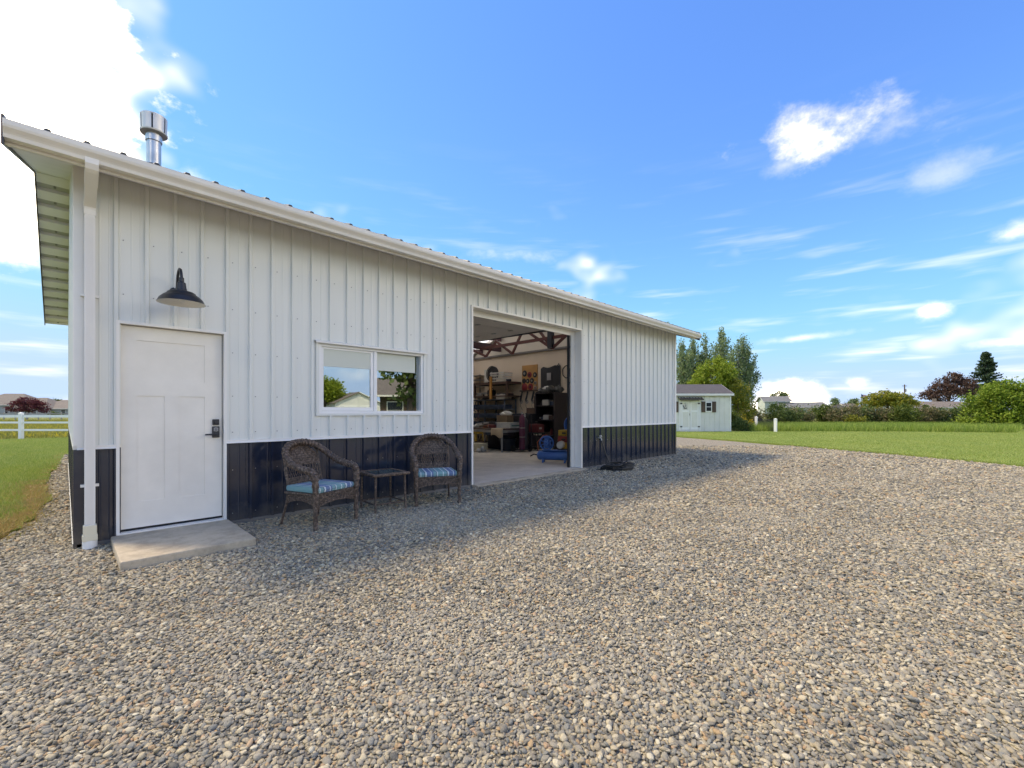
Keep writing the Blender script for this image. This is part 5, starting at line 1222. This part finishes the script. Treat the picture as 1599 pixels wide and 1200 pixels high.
def house(name, label, cat, x, y, rz, w, d, hw, pitch, wall, roof, wins=(), over=.35, hip=0.0, z0=-.06, door=None, group=None):
    """gable (or hipped) house, local x along the ridge, front face at local y=0, back at y=d"""
    t = local_thing(name, label, cat, group)
    hr = hw + pitch*d/2
    if hip: wl_ = MB().box(-w/2, w/2, 0, d, 0, hw)
    else: wl_ = MB().add([(-w/2,0,0),(-w/2,d,0),(-w/2,d,hw),(-w/2,d/2,hr),(-w/2,0,hw),(w/2,0,0),(w/2,d,0),(w/2,d,hw),(w/2,d/2,hr),(w/2,0,hw)], [(0,4,3,2,1),(5,6,7,8,9),(0,5,9,4),(1,2,7,6),(4,9,8,3),(2,3,8,7)])
    wl_ = wl_.build('wall', wall, t)
    th = .14; e = over; y0, y1 = -e, d+e; ze = hw - pitch*e
    X0, X1 = -w/2-e, w/2+e; hx = hip*(d/2+e)
    top = [(X0,y0,ze+th),(X1,y0,ze+th),(X1-hx,d/2,hr+th),(X0+hx,d/2,hr+th),(X0,y1,ze+th),(X1,y1,ze+th)]
    bot = [(p[0],p[1],p[2]-th+.004) for p in top]
    fs = [(0,1,2,3),(4,3,2,5),(1,5,2),(0,3,4)] if hip else [(0,1,2,3),(4,3,2,5)]
    n = 6; fb = [tuple(n+i for i in q[::-1]) for q in fs]
    rim = [(0,1),(1,5),(5,4),(4,0)] if hip else [(0,1),(1,2),(2,5),(5,4),(4,3),(3,0)]
    rf = MB().add(top+bot, fs+fb+[(b,a,a+n,b+n) for a, b in rim]).build('roof', roof, t, fix=True)
    MB().box(X0, X1, y0-.02, y0-.001, ze+.02, ze+th).build('fascia', 'trim_white', rf)
    if not hip:
        for xx in (X0-.012, X1+.001):
            MB().add([(xx,y0,ze),(xx,d/2,hr),(xx,d/2,hr+th),(xx,y0,ze+th),(xx+.011,y0,ze),(xx+.011,d/2,hr),(xx+.011,d/2,hr+th),(xx+.011,y0,ze+th)], [(0,3,2,1),(4,5,6,7),(0,1,5,4),(1,2,6,5),(2,3,7,6),(3,0,4,7)]).build('barge_board', 'trim_white', rf)
    for (xc, zc, ww, wh) in wins:
        f_ = MB().box(xc-ww/2-.06, xc+ww/2+.06, -.04, .0-.001, zc-wh/2-.06, zc+wh/2+.06).build('window', 'trim_white', t)
        MB().box(xc-ww/2, xc+ww/2, -.052, -.041, zc-wh/2, zc-.02).build('pane', 'dark_pane', f_); MB().box(xc-ww/2, xc+ww/2, -.052, -.041, zc+.02, zc+wh/2).build('pane', 'dark_pane', f_)
    if door: 
        for (xc, ww, dh, mt) in door: MB().box(xc-ww/2, xc+ww/2, -.05, -.001, .05, dh).build('door', mt, t)
    place(t, (x, y, z0), rz); return t
RZ = CAM_A - R(90)
# garden shed
x, y = at(1077, 26.9)
shed = house('garden_shed', 'white garden shed with double doors, brown shutters and dark shingle roof', 'shed', x, y, RZ, 4.9, 3.0, 2.22, .40, 'shed_white', 'shingle_dark', over=.16, z0=.03)
k = 0
while -2.45+.306*k < 2.46:
    xb = -2.45+.306*k
    if not -.68 < xb < .68: MB().box(xb-.02, xb+.02, -.022, -.001, .02, 2.16).build('batten', 'shed_white', shed)
    k += 1
for s_ in (-1, 1):
    d_ = MB().box(min(.008*s_,.54*s_), max(.008*s_,.54*s_), -.035, -.001, .10, 1.86).build('door', 'shed_white', shed)
    for b in ((.02,.09,.12,1.84),(.45,.53,.12,1.84),(.09,.45,1.72,1.84),(.09,.45,1.18,1.29),(.09,.45,.12,.26)): MB().box(min(b[0]*s_,b[1]*s_), max(b[0]*s_,b[1]*s_), -.047, -.036, b[2], b[3]).build('rail', 'vinyl', d_)
    for z in (.30, 1.70): MB().box(min(.47*s_,.60*s_), max(.47*s_,.60*s_), -.060, -.048, z-.035, z+.035).build('hinge', 'black_metal', d_)
    MB().box(min(.56*s_,.64*s_), max(.56*s_,.64*s_), -.040, -.001, .08, 1.93).build('door_trim', 'vinyl', shed)
    for xs_, mt in ((1.14*s_, 'w'),):
        f_ = MB().box(xs_-.19, xs_+.19, -.04, -.023, 1.20, 1.80).build('window', 'vinyl', shed)
        for z0_, z1_ in ((1.25,1.485),(1.515,1.75)): MB().box(xs_-.145, xs_+.145, -.047, -.041, z0_, z1_).build('pane', 'dark_pane', f_)
        for q in (-.325, .325):
            sh_ = MB().box(xs_+q-.115, xs_+q+.115, -.05, -.023, 1.17, 1.82).build('shutter', 'shutter_brown', shed)
            for k in range(3): MB().box(xs_+q-.105+.074*k, xs_+q-.105+.074*k+.062, -.056, -.051, 1.18, 1.81).build('plank', 'shutter_brown', sh_)
MB().box(-.03,-.012,-.075,-.05,.98,1.10).build('door_handle', 'black_metal', shed)
aw = MB().add([(-.72,-.002,2.06),(.72,-.002,2.06),(.72,-.34,1.95),(-.72,-.34,1.95),(-.72,-.002,2.03),(.72,-.002,2.03),(.72,-.34,1.90),(-.72,-.34,1.90)], [(0,3,2,1),(4,5,6,7),(3,7,6,2),(0,4,7,3),(1,2,6,5)]).build('awning', 'roof_dark', shed)
for k in range(9): MB().tube([(-.70+.175*k,-.005,2.075),(-.70+.175*k,-.35,1.96)], .022, 6).build('awning_rib', 'roof_dark', aw)
sg = MB()
for pts in (((-.44,1.60),(-.40,1.50),(-.34,1.46)),((-.40,1.50),(-.37,1.62)),((-.34,1.46),(-.28,1.56),(-.26,1.66)),((-.28,1.56),(-.22,1.60)),((-.40,1.44),(-.30,1.40),(-.20,1.43)),((-.36,1.40),(-.36,1.48),(-.22,1.50),(-.20,1.38),(-.36,1.38)),((-.31,1.68),(-.29,1.74))):
    sg.tube([(px_,-.056,pz_) for px_, pz_ in pts], .010, 5)
sg.build('door_ornament', 'black_metal', shed)
MB().box(2.47, 2.60, .3, .9, .0, 1.0).build('meter_box', 'siding_white', shed)
MB().box(2.44, 2.50, -.035, -.0235, .02, 2.15).build('corner_board', 'vinyl', shed)
MB().box(-.60,.62,-.10,-.002,.0,.075).build('door_sill', 'trim_white', shed)
# white posts and rope at the garden gap
for k, (px, t_, h_, lab) in enumerate(((1211, 26.4, .80, 'white wooden post at the lawn edge right of the wire panel'),(1181, 29.6, .88, 'white wooden post left of the wire panel near the golden shrub'))):
    x, y = at(px, t_); p_ = thing('white_post', (x, y, 0), lab, 'post', 'posts by the shed')
    MB().box(x-.075, x+.075, y-.075, y+.075, -.05, h_).build('post', 'vinyl', p_); MB().add([(x-.085,y-.085,h_),(x+.085,y-.085,h_),(x+.085,y+.085,h_),(x-.085,y+.085,h_),(x,y,h_+.05)], [(0,3,2,1),(0,1,4),(1,2,4),(2,3,4),(3,0,4)]).build('cap', 'vinyl', p_)
def mesh_wire():
    t = NT('wire_mesh'); n = t.n('ShaderNodeBsdfTransparent'); mx = t.n('ShaderNodeMixShader'); mx.inputs[0].default_value = .35; t.set(Base_Color=(.03,.04,.04), Roughness=.6)
    t.L.new(n.outputs[0], mx.inputs[1]); t.L.new(t.b.outputs[0], mx.inputs[2]); t.L.new(mx.outputs[0], t.out.inputs['Surface'])
x0, y0 = at(1183, 29.5); x1, y1 = at(1209, 26.5)
wm = MB()
for k in range(10):
    z = .08+.075*k; wm.tube([(x0,y0,z),(x1,y1,z)], .006, 4, False)
for k in range(34):
    q = (k+.5)/34; wm.tube([(x0+(x1-x0)*q,y0+(y1-y0)*q,.04),(x0+(x1-x0)*q,y0+(y1-y0)*q,.78)], .006, 4, False)
tag(wm.build('wire_panel', 'black_metal'), 'dark wire fence panel between the two white posts', 'fence')
# far houses on the right
x, y = at(1214, 122); house('two_storey_house', 'pale green two storey house with grey gable roof far behind the hedge', 'house', x, y, RZ+R(-12), 6.3, 6.0, 4.2, .42, 'siding_green', 'shingle_grey', ((-1.2,2.9,.9,1.1),(1.2,2.9,.9,1.1)), .5)
x, y = at(1256, 118); house('long_house', 'low pale green house with long grey roof beside the two storey one', 'house', x, y, RZ+R(-12), 11.0, 7.5, 2.5, .33, 'siding_green', 'shingle_grey', ((-3.6,1.6,1.4,1.0),(-.8,1.6,1.0,1.0),(2.4,1.6,1.4,1.0)), .5)
ch_ = at(1240, 121)
x, y = at(1308, 100); house('outbuilding', 'little white outbuilding with dark roof beyond the hedge', 'outbuilding', x, y, RZ+R(-4), 4.1, 3.0, 1.7, .55, 'siding_white', 'shingle_dark', ((-.2,1.1,.4,.55),(.3,1.1,.4,.55)), .15)
x, y = at(1337, 108); house('garage', 'brown garage half hidden left of the golden green tree', 'garage', x, y, RZ+R(20), 4.5, 4.5, 2.0, .5, 'siding_grey', 'shingle_brown', (), .3, door=((0,2.2,1.8,'siding_tan'),))
x, y = at(1476, 82); house('ranch_house', 'long low house with brown roof behind the bramble hedge', 'house', x, y, RZ+R(3), 13.5, 7.0, 2.05, .30, 'siding_white', 'shingle_brown', ((-4.2,1.2,1.2,1.0),(-1.4,1.2,1.2,1.0),(2.2,1.2,1.6,1.0),(4.8,1.2,.9,1.0)), .5)
x, y = at(1459, 86.5); ck = MB().rbox(x-1.0, x+1.0, y-.3, y+.3, 2.9, 3.75, .05).build('ridge_vent_house', 'shingle_brown'); tag(ck, 'small raised roof box on the long brown roof', 'roof box')
x, y = at(1444, 71); conifer('small_conifer', 'tiny dark pointed evergreen in front of the brown roofed house', 1446, 71, 2.3, .9, 'leaf_dark', 14, .12)
# flag on its pole and the utility pole
x, y = at(1344.6, 96); fg = thing('flag_pole', (x, y, 0), 'flag on a thin pole above the brown garage', 'flag')
MB().cyl((x,y,0), (x,y,5.15), .05, .03, 8).build('pole', 'galvanised', fg, True)
paint('flag_red', (.42,.05,.06), .8); paint('flag_white', (.7,.68,.66), .8); paint('flag_blue', (.03,.05,.20), .8)
def flag_pt(u, v): return (x + 1.15*u*SA + .10*math.sin(u*5)*CA, y - 1.15*u*CA + .10*math.sin(u*5)*SA, 5.05 - .80*v - .35*u - .04*math.sin(u*6+v))
for k in range(13):
    mb = MB(); c0 = .42 if k < 7 else 0
    us = np.linspace(c0, 1, 8); mb.add([flag_pt(u, k/13) for u in us] + [flag_pt(u, (k+1)/13) for u in us], [(i, i+1, 9+i, 8+i) for i in range(7)]); mb.build('stripe', 'flag_red' if k % 2 == 0 else 'flag_white', fg)
us = np.linspace(0, .42, 5); MB().add([flag_pt(u, 0) for u in us] + [flag_pt(u, 7/13) for u in us], [(i, i+1, 6+i, 5+i) for i in range(4)]).build('canton', 'flag_blue', fg)
x, y = at(1412.5, 92); up_ = thing('utility_pole', (x, y, 0), 'wooden utility pole with transformer rising behind the golden green tree', 'pole')
MB().cyl((x,y,0), (x,y,6.85), .13, .10, 8).build('pole', 'bark', up_, True); MB().lathe([(.001,5.3),(.16,5.3),(.16,5.9),(.001,5.9)], (x+.28*SA,y-.28*CA,0), 10).build('transformer', 'galvanised', up_, True)
MB().beam((x-.5*SA,y+.5*CA,6.55),(x+.5*SA,y-.5*CA,6.55),.08,.10).build('crossarm', 'bark', up_)
# ---- left: vinyl rail fence, houses
fence_x0 = -330
fn_ = thing('rail_fence', (*at(33, 20.1), 0), 'white three rail vinyl fence across the left field', 'fence')
for k in range(-4, 4):
    px = 33 + 84.0*k; x, y = at(px, 20.1)
    p_ = MB().box(-.065,.065,-.065,.065,-.05,1.17).move(Matrix.Translation((x,y,0)) @ Matrix.Rotation(RZ,4,'Z')).build('post', 'vinyl', fn_)
    MB().add([(-.075,-.075,1.17),(.075,-.075,1.17),(.075,.075,1.17),(-.075,.075,1.17),(0,0,1.22)], [(0,3,2,1),(0,1,4),(1,2,4),(2,3,4),(3,0,4)]).move(Matrix.Translation((x,y,0)) @ Matrix.Rotation(RZ,4,'Z')).build('cap', 'vinyl', p_)
    if k < 3:
        a = at(px+2.8, 20.1); b = at(px+81.2, 20.1)
        for z in (1.035, .75, .41): MB().beam((*a,z),(*b,z),.04,.115 if z > 1 else .085).build('rail', 'vinyl', fn_)
paint('weathered_rail', (.33,.31,.28), .85)
ff = thing('far_fence', (*at(40, 62), 0), 'weathered grey post and rail fence in front of the grey houses', 'fence')
for k in range(14):
    px = -120 + 18*k; x, y = at(px, 62); MB().box(x-.07,x+.07,y-.07,y+.07,-.06,1.15).build('post', 'weathered_rail', ff)
for z in (.55, .95): MB().beam((*at(-120,62),z),(*at(116,62),z),.05,.12).build('rail', 'weathered_rail', ff)
x, y = at(-6, 112); house('grey_house', 'large grey house with tall brown hip roof at the far left', 'house', x, y, RZ+R(8), 12.5, 9.5, 3.1, .58, 'siding_grey', 'shingle_tan', ((2.6,1.4,1.2,1.2),(4.6,1.4,.8,1.2)), .5, hip=.85)
x, y = at(42, 108); house('gable_house', 'middle grey house with brown roof behind the red maple', 'house', x, y, RZ+R(6), 8.5, 8.5, 2.3, .55, 'siding_grey', 'shingle_tan', ((1.6,1.2,.9,1.1),), .5, hip=.8)
x, y = at(92, 110); house('low_house', 'low grey house with brown hip roof beside the barn corner', 'house', x, y, RZ+R(4), 12.5, 8.5, 2.1, .48, 'siding_grey', 'shingle_tan', ((-3.6,1.2,.9,1.0),(1.0,1.2,.9,1.0),(3.2,1.2,1.4,1.0)), .5, hip=.8)
# ---- across the yard, behind the photographer (seen in the window glass)
house('white_garage', 'white garage with brown gable roof mirrored in the left window pane', 'garage', 34.4, -54.3, R(100), 9.0, 6.6, 2.55, .46, 'siding_white', 'shingle_brown', (), .3, door=None)
wg = bpy.data.objects['white_garage']
MB().box(4.501,4.55,.5,3.1,.05,2.2).build('door', 'vinyl', wg); MB().box(4.501,4.55,3.5,6.1,.05,2.2).build('door', 'vinyl', wg)
tree('yard_tree', 'tall leafy tree left of the mirrored white garage', 'tree', 27.3, -54.8, 6.9, rand_blobs(9, 2.7, 2.0, 4.3, 1.2), 260, 26, (.35,.35,.3), .2, 'leaf_maple', tr=.25)
for k, (x, y, h_, lab) in enumerate(((12.8,-8.9,7.0,'nearest big tree across the yard'),(16.6,-10.6,8.0,'middle big tree across the yard'),(21.5,-14.0,8.5,'farthest big tree across the yard'))):
    tree('shade_tree', lab, 'tree', x, y, h_, rand_blobs(9, 1.5, h_*.36, h_*.56, .8), 160, 26, (.3,.3,.26), .16, 'leaf_dark', tr=.25)
house('brown_house', 'dark brown house with white trim mirrored in the right window pane', 'house', 17.4, -15.2, R(213), 5.0, 6.0, 2.5, .4, 'brown_siding', 'shingle_brown', ((1.5,1.4,1.0,1.1),), .5)
# ---------------------------------------------------------------- loose gravel: real stones, thinning with distance
def pebble_sources():
    col = bpy.data.collections.new('pebble_shapes')
    for k in range(9):
        bm = bmesh.new(); bmesh.ops.create_icosphere(bm, subdivisions=2, radius=1.0)
        sx, sy, sz = random.uniform(.9,1.35), random.uniform(.65,.95), random.uniform(.34,.58)
        ph = [Vector((random.uniform(-1,1), random.uniform(-1,1), random.uniform(-1,1))).normalized() for _ in range(7)]
        cut = [random.uniform(.52,.85) for _ in ph]
        for v in bm.verts:
            p = v.co.copy()
            for d, c in zip(ph, cut):
                q = p.dot(d)
                if q > c: p -= d*(q-c)*.95
            v.co = Vector((p.x*sx, p.y*sy, p.z*sz))
        me = bpy.data.meshes.new('pebble_%d' % k); bm.to_mesh(me); bm.free(); me.shade_smooth(); me.materials.append(M['pebble'])
        o = bpy.data.objects.new('pebble_%d' % k, me); col.objects.link(o)
    return col
def in_poly(P, poly):
    x, y = P[:,0], P[:,1]; ins = np.zeros(len(P), bool); n = len(poly); j = n-1
    for i in range(n):
        xi, yi = poly[i]; xj, yj = poly[j]
        c = ((yi > y) != (yj > y)) & (x < (xj-xi)*(y-yi)/((yj-yi) if yj != yi else 1e-9)+xi); ins ^= c; j = i
    return ins
GRAVEL = [(-14,-30)] + R_EDGE + L_EDGE
def stones(t0, t1, sp, size):
    """hex grid of stones for distances t0..t1 from the corner of the yard, jittered"""
    L_ = t1*1.75; gx, gy = np.meshgrid(np.arange(-L_, L_, sp), np.arange(-L_*.2, L_, sp*.87)); gx = gx + (np.arange(gx.shape[0]) % 2)[:,None]*sp*.5
    r, f = gx.ravel(), gy.ravel(); m = (f > t0) & (f <= t1) & (np.abs(r) < np.maximum(f, 0)*1.2+2.0); r, f = r[m], f[m]
    r = r + rng.uniform(-.42,.42,len(r))*sp; f = f + rng.uniform(-.42,.42,len(f))*sp
    P = np.c_[f*CA + r*SA, f*SA - r*CA]
    keep = in_poly(P, GRAVEL); x, y = P[:,0], P[:,1]
    keep &= ~((x > XL-.03) & (y > YF-.035) & (x < XR+.03) & (y < YR+.03)); keep &= ~((x > .29) & (x < 1.265) & (y > 4.59)  & (y < 5.7)); keep &= ~((x > GX0-.04) & (x < GX1+.04) & (y > YF-.18) & (y < 6))
    P = P[keep]; s = size*np.exp(rng.normal(0, .36, len(P)))
    return P, np.clip(s, size*.45, size*1.9)
rings = [(.2, 3.0, .0158, .0094), (3.0, 5.6, .0190, .0112), (5.6, 9.5, .0265, .0148), (9.5, 16.0, .040, .0205)]
PP = []; SS = []
for a in rings:
    p, s = stones(*a); PP.append(p); SS.append(s)
P = np.vstack(PP); S_ = np.concatenate(SS); n = len(P)
Z = S_*rng.uniform(-.10, .55, n) + .001
me = bpy.data.meshes.new('gravel'); me.vertices.add(n); me.vertices.foreach_set('co', np.c_[P, Z].astype(np.float32).ravel())
at_s = me.attributes.new('psize', 'FLOAT', 'POINT'); at_s.data.foreach_set('value', S_.astype(np.float32))
rot = np.c_[rng.normal(0,.38,n), rng.normal(0,.38,n), rng.uniform(0,6.283,n)].astype(np.float32)
at_r = me.attributes.new('prot', 'FLOAT_VECTOR', 'POINT'); at_r.data.foreach_set('vector', rot.ravel())
at_i = me.attributes.new('pidx', 'INT', 'POINT'); at_i.data.foreach_set('value', rng.integers(0, 9, n).astype(np.int32))
gob = bpy.data.objects.new('gravel', me); COL.objects.link(gob); me.materials.append(M['pebble'])
tag(gob, 'loose rounded river gravel covering the yard', 'gravel', None, 'stuff')
ng = bpy.data.node_groups.new('scatter_stones', 'GeometryNodeTree')
ng.interface.new_socket('Geometry', in_out='INPUT', socket_type='NodeSocketGeometry'); ng.interface.new_socket('Geometry', in_out='OUTPUT', socket_type='NodeSocketGeometry')
gi = ng.nodes.new('NodeGroupInput'); go = ng.nodes.new('NodeGroupOutput'); ip = ng.nodes.new('GeometryNodeInstanceOnPoints'); ci = ng.nodes.new('GeometryNodeCollectionInfo')
ci.inputs['Collection'].default_value = pebble_sources(); ci.inputs['Separate Children'].default_value = True; ci.inputs['Reset Children'].default_value = True
def attr(nm, typ):
    a = ng.nodes.new('GeometryNodeInputNamedAttribute'); a.data_type = typ; a.inputs['Name'].default_value = nm; return [o for o in a.outputs if o.enabled][0]
ng.links.new(gi.outputs[0], ip.inputs['Points']); ng.links.new(ci.outputs[0], ip.inputs['Instance']); ip.inputs['Pick Instance'].default_value = True
ng.links.new(attr('pidx', 'INT'), ip.inputs['Instance Index']); ng.links.new(attr('prot', 'FLOAT_VECTOR'), ip.inputs['Rotation']); ng.links.new(attr('psize', 'FLOAT'), ip.inputs['Scale'])
ng.links.new(ip.outputs[0], go.inputs[0])
md = gob.modifiers.new('stones', 'NODES'); md.node_group = ng
print('stones', n)
# ---------------------------------------------------------------- grass blades
def blades(name, label, P, z, h, w, mat, lean=.45):
    n = len(P); a = rng.uniform(0, 6.283, n); hh = h*rng.uniform(.5, 1.25, n); d = np.c_[np.cos(a), np.sin(a)]; ln = rng.normal(0, lean, (n,2))*hh[:,None]
    V = np.zeros((n,3,3)); V[:,0,:2] = P - d*w*.5; V[:,1,:2] = P + d*w*.5; V[:,:2,2] = z-.01; V[:,2,:2] = P + ln; V[:,2,2] = z + hh
    o = np_mesh(name, V.reshape(-1,3), np.arange(n*3).reshape(n,3), mat, None, 'stuff'); o['label'] = label; o['category'] = 'grass'; return o
def wedge(n, t0, t1, lo_px, hi_px, power=.5):
    t = t0 + (t1-t0)*rng.uniform(0,1,n)**power; u = (rng.uniform(lo_px, hi_px, n)-799.5)/692.0
    return np.c_[t*(CA+u*SA), t*(SA-u*CA)]
RL = r_edge[::-1] + [(80,-60),(92,-8),(38,-2.6),(35.6,2.4),(31.5,6.6),(28.4,10.4),(27.5,13.5),(28.5,18)]
P = wedge(260000, 8.0, 28.5, 1030, 1760, .8); P = P[in_poly(P, RL)]
blades('grass', 'short mown lawn grass right of the gravel', P, .035, .036, .012, 'blade_lawn', .6)
e = np.array(r_edge); k = rng.integers(2, len(e)-1, 26000); q = rng.uniform(0,1,(26000,1)); P = e[k-1]*(1-q)+e[k]*q + np.abs(rng.normal(0,.07,(26000,1)))*np.array([[.85,-.5]]) + rng.normal(0,.02,(26000,2))
blades('grass', 'ragged grass fringe along the right gravel edge', P, .03, .05, .012, 'blade_lawn', .6)
LL = l_edge + [(-14,29.2),(1.2,29.2),(0,18)]
P = wedge(150000, 3.6, 21.5, -170, 112, 1.1); P = P[in_poly(P, LL)]
edge = np.array(l_edge); near = np.min(np.linalg.norm(P[:,None,:]-edge[None,::3,:], axis=2), axis=1) if len(P) < 200000 else None
dry = (near < rng.uniform(.0, .6, len(P))*np.where(P[:,1] < 11.5, 1.0, .35)) | (in_poly(P, L_EDGE[3:9] + inner[::-1]) & (rng.uniform(0, 1, len(P)) < .82))
blades('grass', 'short green grass left of the barn', P[~dry], .03, .05, .010, 'blade_lawn', .55)
blades('grass', 'dry brown grass fringe along the left gravel edge', P[dry], .03, .045, .010, 'blade_dry', .9)
ex = P[dry][rng.integers(0, dry.sum(), 5000)] + rng.normal(0, .10, (5000,2)); blades('grass', 'sparse dry tufts creeping into the gravel beside the barn', ex, .012, .04, .009, 'blade_dry', 1.0)
P = wedge(60000, 26.5, 34.5, 1172, 1640, .8); P = P[~in_poly(P, RL)]
blades('tall_grass', 'uncut tall bright grass between the lawn and the hedge', P, -.06, .50, .035, 'blade_tall', .28)
P = wedge(30000, 21.0, 60, -140, 112, .8); blades('meadow_grass', 'rough meadow grass beyond the white fence', P, -.06, .28, .05, 'blade_meadow', .4)
P = wedge(6000, 21.0, 60, -140, 112, .8); blades('meadow_flowers', 'yellow buttercups scattered through the left meadow', P, .06, .13, .09, 'flower_yellow', .3)
